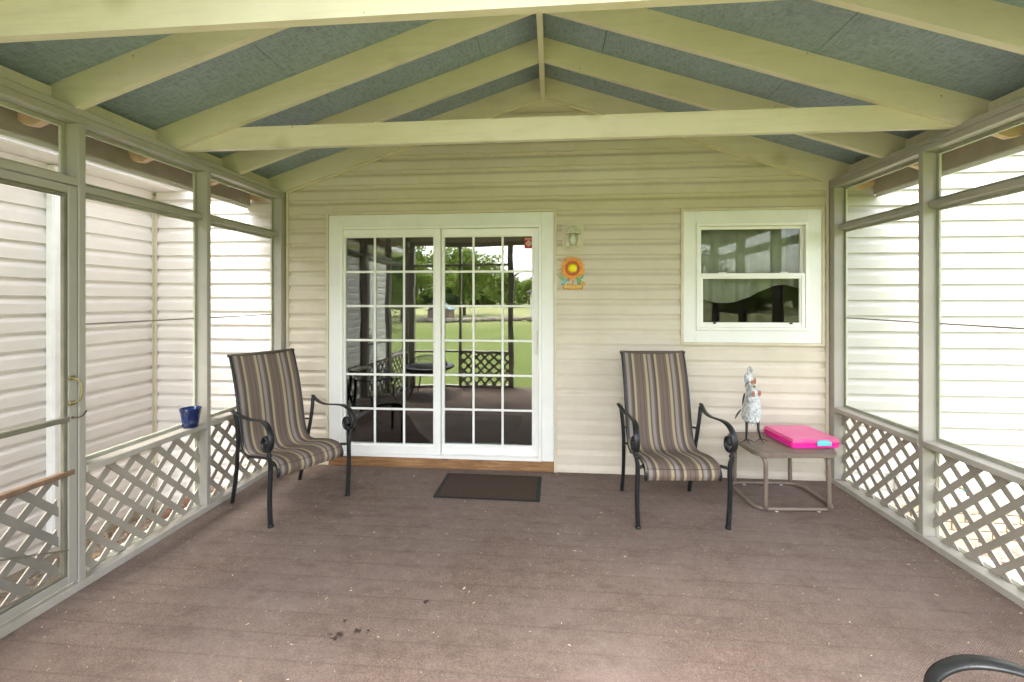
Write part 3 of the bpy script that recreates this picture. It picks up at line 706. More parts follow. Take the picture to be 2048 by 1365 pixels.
            bm = bmesh.new(); BB(ya + sw - 0.012, yb - sw + 0.03, 0.628, 0.655, 0.0, 0.030); from_bm('door_rail', bm, M['brown_wood'], dr)
            screen(0.13, 2.055, dr, 0.024, (ya + sw + q, yb - sw - q))
            lattice(0.132, 0.626, ya + sw + q, yb - sw - q, 0.036, dr, 0.411 - 1.77 + 0.03, 0.6)
            bm = bmesh.new(); yh = yb - 0.022
            tube(bm, catmull([(xp + 0.001, yh - 0.008, 1.128), (xp + 0.03, yh, 1.115), (xp + 0.04, yh + 0.004, 1.08), (xp + 0.04, yh + 0.004, 1.04), (xp + 0.03, yh, 1.01), (xp + 0.001, yh - 0.008, 1.0)], 5), 0.005, 8)
            abox(bm, xp - 0.004, xp + 0.004, yh - 0.024, yh + 0.006, 1.118, 1.14, 0.001); abox(bm, xp - 0.004, xp + 0.004, yh - 0.024, yh + 0.006, 0.988, 1.01, 0.001)
            from_bm('pull_handle', bm, M['brass'], dr, smooth=True)
            bm = bmesh.new(); tube(bm, catmull([(xp + 0.004, yh - 0.008, 0.925), (xp + 0.02, yh + 0.01, 0.922), (xp + 0.015, yh + 0.04, 0.93), (xp + 0.002, yh + 0.062, 0.945)], 5), 0.003, 6); sphere(bm, (xp + 0.004, yh - 0.008, 0.925), 0.007, 8, 6); from_bm('hook_latch', bm, M['rust'], dr)
            bm = bmesh.new(); tube(bm, [(xp - 0.008, yb - 0.02, 0.24), (xp - 0.008, y0 + 0.03, 0.56)], 0.004, 6); from_bm('brace_cable', bm, M['dark_rail'], dr)
    return posts
side(-1, XL, 1.392); side(1, XR, 1.378)

# rear end wall with its open doorway (seen in the door glass)
RY0, RY1 = REAR - 0.089, REAR - 0.001
for x0, x1 in ((XL, XL + 0.09), (-1.60, -1.562), (-0.74, -0.65), (0.66, 0.75), (1.50, 1.538), (XR - 0.09, XR)):
    box('post', x0, x1, RY0, RY1, FZ, 2.4525, M['frame'], porch)
box('rear_beam', XL, XR, RY0, RY1, 2.453, 2.530, M['frame'], porch)
for x0, x1 in ((XL + 0.0905, -1.6005), (-1.5615, -0.7405), (0.7505, 1.4995), (1.5385, XR - 0.0905)):
    box('rail', x0, x1, RY0, RY1 + 0.01, 0.614, 0.65, M['sill'], porch); box('transom_rail', x0, x1, RY0, RY1, 2.106, 2.142, M['frame'], porch)
    box('bottom_plate', x0, x1, RY0, RY1, FZ, 0.055, M['sill'], porch)
for x0, x1 in ((-1.5615, -0.7405), (0.7505, 1.4995)):
    lp = box('lattice_panel', x0 + 0.001, x1 - 0.001, RY0 + 0.03, RY0 + 0.05, 0.596, 0.612, M['strip'], porch)
    for sg in (-1, 1):
        k = -30
        while k < 30:
            c = k * 0.1525; k += 1; hw = 0.0255; poly = [(x0, 0.056), (x1, 0.056), (x1, 0.595), (x0, 0.595)]
            for off, keep in ((-hw, 1), (hw, -1)):
                out = []; f = lambda p: keep * (p[1] - (c + off + sg * p[0]))
                for q in range(len(poly)):
                    a_, b_ = poly[q], poly[(q + 1) % len(poly)]; fa, fb = f(a_), f(b_)
                    if fa >= 0: out.append(a_)
                    if (fa > 0) != (fb > 0) and abs(fa - fb) > 1e-9:
                        t = fa / (fa - fb); out.append((a_[0] + t * (b_[0] - a_[0]), a_[1] + t * (b_[1] - a_[1])))
                poly = out
                if len(poly) < 3: break
            if len(poly) < 3: continue
            bm = bmesh.new(); yy = RY0 + 0.031 + (0.009 if sg > 0 else 0); prism(bm, poly, 'y', yy, yy + 0.008); from_bm('slat', bm, M['lattice'], lp)
kind(box('porch_step', -0.95, 0.95, REAR - 0.5, REAR - 0.13, -0.5, -0.2, M['field_stone'], None, 0.01), 'structure')

# ------------------------------------------------------------------ patio chairs
def make_chair(label):
    t = thing('patio_chair', label, 'patio chair', group='striped sling patio chairs')
    prof = catmull([(-0.292, 0.312), (-0.312, 0.345), (-0.305, 0.385), (-0.26, 0.418), (-0.15, 0.425), (-0.03, 0.408), (0.07, 0.395), (0.135, 0.41), (0.175, 0.46), (0.205, 0.55), (0.235, 0.70), (0.275, 0.86), (0.325, 1.0), (0.358, 1.078), (0.366, 1.098), (0.382, 1.104), (0.392, 1.092)], 5)
    prof = [(p[0], p[1]) for p in [(Vector((a.x, a.y))) for a in prof]] if False else [(p.x, p.y) for p in prof]
    # sling fabric
    W = 0.250; nx_ = 16; bm = bmesh.new(); uvl = bm.loops.layers.uv.new('UVMap'); rows = []; n = len(prof)
    for j, (yy, zz) in enumerate(prof):
        row = []
        ty = prof[min(j + 1, n - 1)][0] - prof[max(j - 1, 0)][0]; tz = prof[min(j + 1, n - 1)][1] - prof[max(j - 1, 0)][1]; L = math.hypot(ty, tz)
        ny_, nz_ = tz / L, -ty / L      # points down/back
        if j > n * 0.15: pass
        for i in range(nx_ + 1):
            u = i / nx_ * 2 - 1; sag = 0.016 * (1 - u * u) * min(1, j / 8) * min(1, (n - 1 - j) / 8 + 0.1)
            row.append(bm.verts.new((u * W, yy + ny_ * sag, zz + nz_ * sag)))
        rows.append(row)
    for j in range(n - 1):
        for i in range(nx_):
            f = bm.faces.new((rows[j][i], rows[j][i + 1], rows[j + 1][i + 1], rows[j + 1][i]))
            for lp_, (a, b) in zip(f.loops, ((i, j), (i + 1, j), (i + 1, j + 1), (i, j + 1))): lp_[uvl].uv = (a / nx_, b / n * 2.2)
    me = bpy.data.meshes.new('sling'); bm.to_mesh(me); bm.free()
    for p in me.polygons: p.use_smooth = True
    me.materials.append(M['sling']); sl_ = link('sling', me, None, t)
    md = sl_.modifiers.new('solid', 'SOLIDIFY'); md.thickness = 0.002
    # hem seam
    bm = bmesh.new(); tube(bm, [(-W, -0.299, 0.393), (0, -0.296, 0.386), (W, -0.299, 0.393)], 0.0016, 5); from_bm('hem_seam', bm, M['black_metal'], sl_)
    for s in (-1, 1):
        bm = bmesh.new(); tube(bm, [(s * (W - 0.004), a + 0.006, b - 0.011) for a, b in prof[3:-8]], 0.0115, 8); from_bm('side_rail', bm, M['black_metal'], t, True)
    bm = bmesh.new(); tube(bm, [(-W - 0.012, 0.377, 1.088), (W + 0.012, 0.377, 1.088)], 0.0125, 10); from_bm('top_bar', bm, M['sling_dark'], t, True)
    bm = bmesh.new(); tube(bm, [(-W, 0.10, 0.372), (W, 0.10, 0.372)], 0.011, 8); tube(bm, [(-W, -0.24, 0.385), (W, -0.24, 0.385)], 0.011, 8); from_bm('cross_bar', bm, M['black_metal'], t, True)
    for s in (-1, 1):
        # arm ribbon with a scroll at the front
        path = [(0.318, 0.19, 0.715), (0.312, 0.15, 0.700), (0.298, 0.07, 0.680), (0.292, -0.04, 0.674), (0.296, -0.15, 0.684), (0.304, -0.235, 0.688), (0.312, -0.30, 0.668), (0.317, -0.345, 0.62), (0.318, -0.35, 0.56), (0.316, -0.32, 0.515), (0.314, -0.275, 0.508), (0.313, -0.245, 0.535), (0.313, -0.245, 0.575), (0.313, -0.270, 0.600), (0.313, -0.297, 0.59), (0.313, -0.303, 0.565)]
        cp = catmull([(s * a, b, c) for a, b, c in path], 5)
        nn = len(cp); ws = [0.030 + 0.012 * min(1, k / (nn * 0.35)) - (0.012 * max(0, (k / nn - 0.7) / 0.3)) for k in range(nn)]
        bm = bmesh.new(); ribbon(bm, cp, ws, 0.009); sphere(bm, (s * 0.313, -0.297, 0.562), 0.017, 10, 8, (1.3, 1, 1)); from_bm('arm', bm, M['black_metal'], t, True)
        # front leg: collar, bend and foot
        bm = bmesh.new(); leg = catmull([(s * 0.316, -0.318, 0.512), (s * 0.314, -0.318, 0.47), (s * 0.305, -0.315, 0.43), (s * 0.303, -0.312, 0.37), (s * 0.306, -0.31, 0.28), (s * 0.305, -0.305, 0.15), (s * 0.297, -0.302, 0.0)], 5)
        ln_ = len(leg); tube(bm, leg, [0.011 + 0.005 * min(1, k / (ln_ * 0.4)) for k in range(ln_)], 10)
        tube(bm, [(s * 0.315, -0.318, 0.492), (s * 0.315, -0.318, 0.484), (s * 0.315, -0.318, 0.474)], [0.014, 0.021, 0.014], 10); tube(bm, [(s * 0.2975, -0.302, 0.0), (s * 0.298, -0.302, 0.016)], 0.0195, 10)
        from_bm('leg', bm, M['black_metal'], t, True)
        bm = bmesh.new(); leg = catmull([(s * 0.305, 0.165, 0.702), (s * 0.295, 0.16, 0.62), (s * 0.283, 0.17, 0.50), (s * 0.275, 0.195, 0.38), (s * 0.268, 0.235, 0.2), (s * 0.266, 0.295, 0.0)], 5)
        tube(bm, leg, 0.0145, 10); from_bm('leg', bm, M['black_metal'], t, True)
        bm = bmesh.new(); tube(bm, [(s * 0.304, -0.312, 0.40), (s * (W + 0.008), -0.27, 0.402)], 0.011, 8); tube(bm, [(s * 0.277, 0.19, 0.41), (s * (W + 0.008), 0.15, 0.42)], 0.010, 8); tube(bm, [(s * 0.285, 0.165, 0.53), (s * (W + 0.008), 0.20, 0.53)], 0.008, 8); from_bm('bracket', bm, M['black_metal'], t, True)
    return t
s_ = N('dark_sling_edge'); s_.base((0.09, 0.07, 0.055, 1)); s_.p.inputs['Roughness'].default_value = 0.7; M['sling_dark'] = s_.m
def dup(root, loc, rz, label):
    r = root.copy(); C.objects.link(r); r.location = loc; r.rotation_euler = (0, 0, rz); r['label'] = label
    for ch in list(root.children):
        c = ch.copy(); C.objects.link(c); c.parent = r
        for g in ch.children:
            d = g.copy(); C.objects.link(d); d.parent = c
    return r
ch = make_chair('striped sling patio chair with black scrolled arms beside the side table under the window')
ch.location = (0.845, -0.635, FZ); ch.rotation_euler = (0, 0, R(4.5))
dup(ch, (-1.985, -0.75, FZ), R(61), 'striped sling patio chair angled in the left corner beside the sliding glass door')
dup(ch, (1.155, -3.262, FZ), R(-105), 'nearest patio chair, only its black scrolled arm showing at the bottom right corner')

# ------------------------------------------------------------------ side table, rooster, box
tb = thing('side_table', 'low square taupe metal side table with rounded corners and a ring base', 'side table', (1.735, -0.385, FZ), R(4))
def rrect(w_, d_, r, n=6):
    out = []
    for cxs, cys, a0 in ((1, 1, 0), (-1, 1, 90), (-1, -1, 180), (1, -1, 270)):
        for k in range(n + 1):
            a = R(a0 + 90 * k / n); out.append((cxs * (w_ / 2 - r) + r * math.cos(a), cys * (d_ / 2 - r) + r * math.sin(a)))
    return out
bm = bmesh.new(); o1 = rrect(0.60, 0.54, 0.10); prism(bm, o1, 'z', 0.392, 0.424)
bmesh.ops.recalc_face_normals(bm, faces=bm.faces); bmesh.ops.bevel(bm, geom=[e for e in bm.edges if abs(e.verts[0].co.z - e.verts[1].co.z) < 1e-6], offset=0.006, segments=2, affect='EDGES')
from_bm('table_top', bm, M['table'], tb)
bm = bmesh.new(); o2 = [(x, y, 0.4262) for x, y in rrect(0.50, 0.44, 0.07)]; prism(bm, [(p[0], p[1]) for p in o2], 'z', 0.4245, 0.4262); from_bm('table_inset', bm, M['table'], tb)
bm = bmesh.new(); rp = [(x, y, 0.017) for x, y in rrect(0.57, 0.47, 0.09, 5)]; tube(bm, rp + [rp[0], rp[1]], 0.0125, 8, False); from_bm('base_ring', bm, M['table'], tb, True)
for sx_ in (-1, 1):
    for sy_ in (-1, 1):
        bm = bmesh.new(); tube(bm, catmull([(sx_ * 0.225, sy_ * 0.235, 0.02), (sx_ * 0.222, sy_ * 0.232, 0.3), (sx_ * 0.225, sy_ * 0.225, 0.36), (sx_ * 0.238, sy_ * 0.20, 0.392)], 5), 0.0155, 8); from_bm('leg', bm, M['table'], tb, True)
        box('glide', sx_ * 0.15 - 0.01, sx_ * 0.15 + 0.01, sy_ * 0.235 - 0.01, sy_ * 0.235 + 0.01, 0.0, 0.006, M['pvc'], tb, 0.001)
TZ = FZ + 0.4265
bx = thing('plastic_case', 'flat hot pink plastic scrapbook case with an aqua latch lying on the side table', 'storage case', (1.915, -0.335, TZ), R(6))
def rslab(name, w_, d_, r, z0, z1, m, parent, bev=0.008):
    bm = bmesh.new(); prism(bm, rrect(w_, d_, r), 'z', z0, z1); bmesh.ops.recalc_face_normals(bm, faces=bm.faces)
    bmesh.ops.bevel(bm, geom=[e for e in bm.edges if abs(e.verts[0].co.z - e.verts[1].co.z) < 1e-6], offset=bev, segments=2, affect='EDGES'); return from_bm(name, bm, m, parent)
rslab('case_base', 0.365, 0.39, 0.035, 0.001, 0.032, M['pink'], bx); rslab('case_rim', 0.376, 0.40, 0.038, 0.0325, 0.037, M['pink'], bx, 0.0015)
rslab('case_lid', 0.365, 0.39, 0.035, 0.0375, 0.066, M['pink_lid'], bx, 0.011)
bm = bmesh.new(); abox(bm, -0.005, 0.10, -0.208, -0.196, 0.02, 0.052, 0.004); abox(bm, 0.01, 0.085, -0.205, -0.185, 0.052, 0.060, 0.003); from_bm('latch', bm, M['aqua'], bx)
box('hinge_tab', -0.192, -0.183, -0.09, -0.05, 0.028, 0.042, M['pink'], bx, 0.002)

rs = thing('rooster_figurine', 'tall galvanised metal rooster figurine with copper comb and wattles on the side table', 'figurine', (1.535, -0.40, TZ), R(12))
bm = bmesh.new()
body = [(0.012, 0.142), (0.048, 0.146), (0.058, 0.165), (0.064, 0.21), (0.062, 0.25), (0.055, 0.295), (0.047, 0.335), (0.040, 0.37), (0.034, 0.40), (0.028, 0.425), (0.02, 0.442), (0.004, 0.452)]
lathe(bm, [(a * 0.9, b) for a, b in body], 20)
for v in bm.verts:
    z = v.co.z; k = 0.01 * math.sin(z * 40); v.co.x += 0.004 * math.sin(z * 60) - 0.0; v.co.y = v.co.y * 1.15 + 0.02 - (z - 0.15) * 0.12
from_bm('body', bm, M['feather'], rs, True)
# feather plates lapped over the breast
bm = bmesh.new()
for r_ in range(11):
    z = 0.17 + r_ * 0.022; rad = 0.059 - max(0, (z - 0.23)) * 0.165 - (0.006 if z < 0.18 else 0)
    for k in range(14):
        a = 2 * math.pi * (k + 0.5 * (r_ % 2)) / 14; ca, sa = math.cos(a), math.sin(a); yo = 0.02 - (z - 0.15) * 0.12
        w_ = 0.013
        def pt(da, dz, dr): return bm.verts.new(((rad + dr) * math.cos(a + da / rad), (rad + dr) * math.sin(a + da / rad) * 1.15 + yo, z + dz))
        f = [pt(-w_, 0.018, 0.000), pt(-w_ * 0.8, 0, 0.005), pt(0, -0.015, 0.012), pt(w_ * 0.8, 0, 0.005), pt(w_, 0.018, 0.000)]; bm.faces.new(f)
kind(from_bm('breast_feathers', bm, M['feather'], rs), 'stuff')
def blade(bm, path, wmax, side=Vector((1, 0, 0)), th=0.002):
    cp = catmull(path, 6); n = len(cp); ribbon(bm, cp, [max(0.0015, wmax * math.sin(math.pi * min(0.97, 0.12 + 0.86 * k / (n - 1)))) for k in range(n)], th, side)
bm = bmesh.new()
blade(bm, [(0.03, 0.06, 0.33), (0.037, 0.08, 0.44), (0.025, 0.08, 0.52), (-0.004, 0.05, 0.568)], 0.034)
blade(bm, [(0.035, 0.064, 0.33), (0.047, 0.084, 0.44), (0.040, 0.084, 0.52), (0.020, 0.055, 0.578)], 0.034)
blade(bm, [(0.04, 0.068, 0.33), (0.057, 0.088, 0.44), (0.058, 0.088, 0.50), (0.046, 0.06, 0.550)], 0.03)
blade(bm, [(0.02, 0.06, 0.30), (0.035, 0.10, 0.40), (0.035, 0.12, 0.48), (0.06, 0.12, 0.50)], 0.055)
blade(bm, [(0.03, 0.06, 0.28), (0.065, 0.10, 0.38), (0.082, 0.12, 0.43), (0.098, 0.12, 0.40)], 0.03)
blade(bm, [(0.04, 0.05, 0.26), (0.075, 0.09, 0.22), (0.078, 0.10, 0.14), (0.066, 0.09, 0.09)], 0.035)
from_bm('tail_feathers', bm, M['feather'], rs, True)
bm = bmesh.new(); blade(bm, [(-0.02, -0.0, 0.46), (-0.035, -0.01, 0.462), (-0.06, -0.015, 0.445), (-0.075, -0.018, 0.425)], 0.012, Vector((0, 1, 0))); blade(bm, [(-0.05, 0.02, 0.37), (-0.066, 0.01, 0.33), (-0.082, 0.0, 0.28)], 0.024, Vector((0, 1, 0))); blade(bm, [(-0.065, 0.04, 0.24), (-0.09, 0.05, 0.20), (-0.108, 0.05, 0.165)], 0.02, Vector((0, 1, 0))); blade(bm, [(0.055, 0.03, 0.38), (0.075, 0.03, 0.32), (0.085, 0.03, 0.27)], 0.02, Vector((0, 1, 0)))
from_bm('wing_feathers', bm, M['wicker'], rs, True)
bm = bmesh.new(); prism(bm, [(-0.028, 0.448), (-0.012, 0.452), (0.006, 0.446), (0.012, 0.470), (0.004, 0.498), (-0.006, 0.476), (-0.022, 0.474), (-0.034, 0.466)], 'y', -0.030, -0.024); from_bm('comb', bm, M['copper'], rs)
for sx_, dz in ((-0.030, -0.004), (0.020, 0.0)):
    bm = bmesh.new(); sphere(bm, (sx_, -0.058, 0.383 + dz), 0.014, 10, 8, (0.9, 0.25, 1.6)); from_bm('wattle', bm, M['copper'], rs, True)
bm = bmesh.new(); lathe(bm, [(0.011, 0), (0.006, 0.012), (0.001, 0.026)], 8); o_ = from_bm('beak', bm, M['gold'], rs, True, (-0.008, -0.035, 0.43)); o_.rotation_euler = (R(110), 0, 0)
for k, sx_ in enumerate((-0.045, 0.048)):
    bm = bmesh.new(); fx = sx_ * 1.25
    tube(bm, [(sx_, 0.0, 0.16), (sx_ * 1.05, 0.0, 0.09), (fx, -0.01, 0.022)], [0.011, 0.009, 0.006], 8)
    for a in (-165, -100, -25, 80):
        L = 0.055 if a != 80 else 0.025
        tube(bm, [(fx, -0.01, 0.022), (fx + L * 0.5 * math.cos(R(a)), -0.01 + L * 0.5 * math.sin(R(a)), 0.018), (fx + L * math.cos(R(a)), -0.01 + L * math.sin(R(a)), 0.003)], [0.004, 0.003, 0.0018], 6)
    from_bm('leg', bm, M['wicker'], rs, True)

# ------------------------------------------------------------------ pot on the rail
pot = thing('tin_pot', 'small dark blue enamel pail standing on the left porch rail', 'pot', (XL - 0.028, -1.10, 0.6505)); pot.scale = (0.93,) * 3
bm = bmesh.new(); lathe(bm, [(0.047, 0.0), (0.05, 0.004), (0.052, 0.03), (0.0545, 0.034), (0.053, 0.038), (0.068, 0.135), (0.0715, 0.138), (0.0705, 0.143), (0.066, 0.139), (0.051, 0.04), (0.047, 0.012), (0.001, 0.011)], 32); from_bm('pail_body', bm, M['blue_enamel'], pot, True)
bm = bmesh.new(); tube(bm, catmull([(0.072, 0, 0.128), (0.055, -0.045, 0.128), (0.0, -0.068, 0.125), (-0.055, -0.045, 0.128), (-0.072, 0, 0.128)], 5), 0.0015, 6); from_bm('handle', bm, M['blue_enamel'], pot, True)

# ------------------------------------------------------------------ doormat
dm = thing('doormat', 'brown ribbed doormat with black rubber border on the carpet before the sliding door', 'doormat', (-0.495, -0.385, FZ), R(-0.6))
rslab('rubber_border', 0.82, 0.485, 0.012, 0.0012, 0.006, M['mat_rubber'], dm, 0.001)
bm = bmesh.new(); n = 34
for k in range(n):
    y0 = -0.215 + 0.43 * k / n; abox(bm, -0.375, 0.375, y0, y0 + 0.0095, 0.006, 0.0105)
from_bm('ribbed_pile', bm, M['doormat'], dm)
box('pile_base', -0.378, 0.378, -0.218, 0.218, 0.0055, 0.008, M['doormat'], dm, 0)

# ------------------------------------------------------------------ wall lantern
lt = thing('wall_lantern', 'small cream jar lantern on a vinyl mounting block between door and window', 'wall lamp', (0.185, -0.016, 2.085))
bm = bmesh.new(); h, w_, c_ = 0.122, 0.092, 0.03
prism(bm, [(-w_, -h + c_), (-w_ + c_, -h), (w_ - c_, -h), (w_, -h + c_), (w_, h - c_), (w_ - c_, h), (-w_ + c_, h), (-w_, h - c_)], 'y', -0.018, -0.001); from_bm('mounting_block', bm, M['jtrim'], lt)
bm = bmesh.new(); abox(bm, -0.065, 0.065, -0.027, -0.0185, -0.095, 0.095, 0.005); from_bm('back_plate', bm, M['lamp_metal'], lt)
bm = bmesh.new(); lathe(bm, [(0.012, 0.078), (0.03, 0.072), (0.045, 0.055), (0.052, 0.03), (0.066, 0.018), (0.066, 0.012), (0.045, 0.012), (0.04, 0.02), (0.003, 0.03)], 20, (0, -0.085, 0)); tube(bm, [(0, -0.028, 0.05), (0, -0.06, 0.06)], 0.012, 8); from_bm('lamp_cap', bm, M['lamp_metal'], lt, True)
bm = bmesh.new()
for k in range(6):
    a = R(60 * k + 30); tube(bm, [(0.052 * math.cos(a), -0.085 + 0.052 * math.sin(a), 0.012), (0.034 * math.cos(a), -0.085 + 0.034 * math.sin(a), -0.10)], 0.003, 6)
ring6 = [(0.036 * math.cos(R(15 * k)), -0.085 + 0.036 * math.sin(R(15 * k)), -0.10) for k in range(26)]; tube(bm, ring6, 0.004, 6, False)
for k in range(6):
    a = R(60 * k); sphere(bm, (0.036 * math.cos(a), -0.085 + 0.036 * math.sin(a), -0.107), 0.005, 6, 4)
from_bm('lamp_cage', bm, M['lamp_metal'], lt)
bm = bmesh.new(); lathe(bm, [(0.012, 0.01), (0.02, -0.01), (0.028, -0.035), (0.026, -0.06), (0.015, -0.078), (0.002, -0.083)], 16, (0, -0.085, 0)); from_bm('bulb', bm, M['bulb'], lt, True)
gm = glass('lantern_glass', 1.15, (0.9, 0.92, 0.9, 1)); bm = bmesh.new(); lathe(bm, [(0.048, 0.011), (0.031, -0.098)], 24, (0, -0.085, 0), False); from_bm('lamp_glass', bm, gm, lt, True)

# ------------------------------------------------------------------ sunflower plaque
sf = thing('sunflower_plaque', 'glass and metal sunflower wall ornament with green leaves over an orange welcome plaque', 'wall ornament', (0.183, -0.017, 1.74))
cz = 0.065
for ringi, (r0, r1, n, off, yy) in enumerate(((0.055, 0.118, 22, 0, -0.012), (0.05, 0.098, 20, 9, -0.018))):
    for k in range(n):
        a = 2 * math.pi * k / n + R(off) + random.uniform(-.05, .05); rr1 = r1 * random.uniform(0.92, 1.05); bm = bmesh.new()
        pts = [(r0, -0.008), ((r0 + rr1) / 2, -0.011), (rr1, 0.003), ((r0 + rr1) / 2, 0.011), (r0, 0.008)]
        q = [(p * math.cos(a) - t * math.sin(a), cz + p * math.sin(a) + t * math.cos(a)) for p, t in pts]
        prism(bm, q, 'y', yy, yy + 0.003); from_bm('petal', bm, M['petal'], sf)
bm = bmesh.new(); lathe(bm, [(0.062, 0), (0.060, 0.010), (0.052, 0.014), (0.043, 0.010)], 28); o_ = from_bm('flower_ring', bm, M['sun_ring'], sf, True, (0, -0.02, cz)); o_.rotation_euler = (R(90), 0, 0)
bm = bmesh.new(); lathe(bm, [(0.042, 0), (0.038, 0.014), (0.028, 0.026), (0.014, 0.033), (0.001, 0.035)], 24); o_ = from_bm('glass_dome', bm, M['sun_dome'], sf, True, (0, -0.024, cz)); o_.rotation_euler = (R(90), 0, 0)
bm = bmesh.new()
for x1, x0 in ((-0.04, -0.03), (0.0, 0.01), (0.05, 0.035)): tube(bm, [(x0, -0.01, -0.02), (x1 if x1 else 0.0, -0.01, -0.075)], 0.0022, 6)
from_bm('stem', bm, M['wicker'], sf)
def leafp(bm, cx, cz_, ang, L, Wd, y0):
    pts = [(-L, 0), (-L * .5, Wd * .8), (0, Wd), (L * .6, Wd * .6), (L, 0), (L * .5, -Wd * .7), (0, -Wd), (-L * .6, -Wd * .7)]; a = R(ang)
    prism(bm, [(cx + p * math.cos(a) - q * math.sin(a), cz_ + p * math.sin(a) + q * math.cos(a)) for p, q in pts], 'y', y0, y0 + 0.003)
for args in ((-0.09, -0.02, -15, 0.032, 0.016, -0.02), (0.055, -0.035, -40, 0.032, 0.015, -0.02), (0.082, -0.012, 60, 0.022, 0.012, -0.024), (0.06, -0.062, 70, 0.018, 0.010, -0.026)):
    bm = bmesh.new(); leafp(bm, *args); from_bm('leaf', bm, M['green_leaf'], sf)
bm = bmesh.new(); leafp(bm, 0.10, -0.065, -35, 0.024, 0.009, -0.022); from_bm('petal', bm, M['petal'], sf)
bm = bmesh.new(); leafp(bm, -0.07, -0.055, 38, 0.038, 0.013, -0.026); from_bm('bird', bm, M['teal_bird'], sf)
bm = bmesh.new(); leafp(bm, -0.052, -0.066, 38, 0.032, 0.009, -0.0225); from_bm('bird_belly', bm, M['cream_text'], sf)
bm = bmesh.new(); abox(bm, -0.082, 0.09, -0.022, -0.006, -0.118, -0.075, 0.005); plq = from_bm('plaque', bm, M['sign_orange'], sf)
tcu = bpy.data.curves.new('welcome_text', 'FONT'); tcu.body = 'WELCOME'; tcu.size = 0.031; tcu.extrude = 0.0008; tcu.align_x = 'CENTER'; tcu.align_y = 'CENTER'
to = bpy.data.objects.new('tmp_text', tcu); C.objects.link(to); dg = bpy.context.evaluated_depsgraph_get(); tme = bpy.data.meshes.new_from_object(to.evaluated_get(dg)); bpy.data.objects.remove(to)
tme.materials.clear(); tme.materials.append(M['cream_text']); to = link('lettering', tme, None, sf, (0.004, -0.0232, -0.0965)); to.rotation_euler = (R(90), 0, 0)

# ------------------------------------------------------------------ things outside the screens
fc = thing('garden_faucet', 'blue handled garden faucet on the siding seen through the right lattice', 'faucet', (3.315, -0.018, 0.0))
bm = bmesh.new(); abox(bm, -0.05, 0.05, -0.012, 0, -0.05, 0.07, 0.004); from_bm('wall_plate', bm, M['gutter'], fc); bm = bmesh.new(); tube(bm, [(0, 0, 0), (0, -0.07, 0), (0, -0.09, -0.04)], 0.011, 8); from_bm('spout', bm, M['brass'], fc, True)
bm = bmesh.new(); sphere(bm, (0.01, -0.07, 0.0), 0.026, 10, 6, (1.4, 0.6, 0.8)); from_bm('valve_handle', bm, M['valve_blue'], fc, True)
fc2 = thing('utility_box', 'pale utility box with a green tab on the siding beyond the right lattice', 'utility box', (2.93, -0.018, 0.02))
bm = bmesh.new(); abox(bm, -0.11, 0.06, -0.06, 0, -0.09, 0.10, 0.01); from_bm('box_shell', bm, M['gutter'], fc2); bm = bmesh.new(); abox(bm, 0.03, 0.075, -0.07, -0.061, -0.03, 0.0, 0.003); from_bm('green_tab', bm, M['valve_green'], fc2)
bm = bmesh.new(); tube(bm, catmull([(2.95, -0.25, -0.40), (3.1, -0.32, -0.41), (3.3, -0.5, -0.44), (3.6, -0.7, -0.45), (4.0, -0.85, -0.45)], 6), 0.045, 12); tag(from_bm('drain_pipe', bm, M['pvc'], smooth=True), 'white corrugated drain pipe on the ground outside the right lattice', 'pipe')
bm = bmesh.new(); tube(bm, catmull([(-2.75, -1.75, -0.40), (-2.85, -1.95, -0.28), (-2.95, -2.15, -0.26), (-3.1, -2.4, -0.42), (-3.2, -2.8, -0.45)], 6), 0.011, 8); tag(from_bm('garden_hose', bm, M['hose'], smooth=True), 'loop of lime green garden hose on the ground behind the screen door lattice', 'hose')
bk = bmesh.new(); abox(bk, -0.1, 0.1, -0.05, 0.05, -0.03, 0.03, 0.005); bme2 = bpy.data.meshes.new('loose_brick'); bmesh.ops.recalc_face_normals(bk, faces=bk.faces); bk.to_mesh(bme2); bk.free(); bme2.materials.append(M['brick_red'])
pile = []
for lv, cnt in ((0, 5), (1, 4), (2, 3), (3, 1)):
    for k in range(cnt):
        pile.append((-3.42 + 0.21 * k + 0.1 * lv + random.uniform(-.02, .02), -0.16 + random.uniform(-.05, .05), -0.42 + lv * 0.062, random.uniform(-.35, .35)))
for k in range(6): pile.append((-2.9 - 0.08 * k + random.uniform(-.1, .1), -0.62 - 0.23 * k, -0.425, random.uniform(-.8, .8)))
for (x, y, z, a) in pile:
    o = link('loose_brick', bme2, None, None, (x, y, z), a); tag(o, 'loose weathered brown brick in the small stack by the inner corner outside the left lattice' if y > -0.4 else 'loose brown brick lying alone along the ground outside the left lattice', 'brick', 'stacked bricks by the inner corner' if y > -0.4 else 'single bricks between porch and house wing')

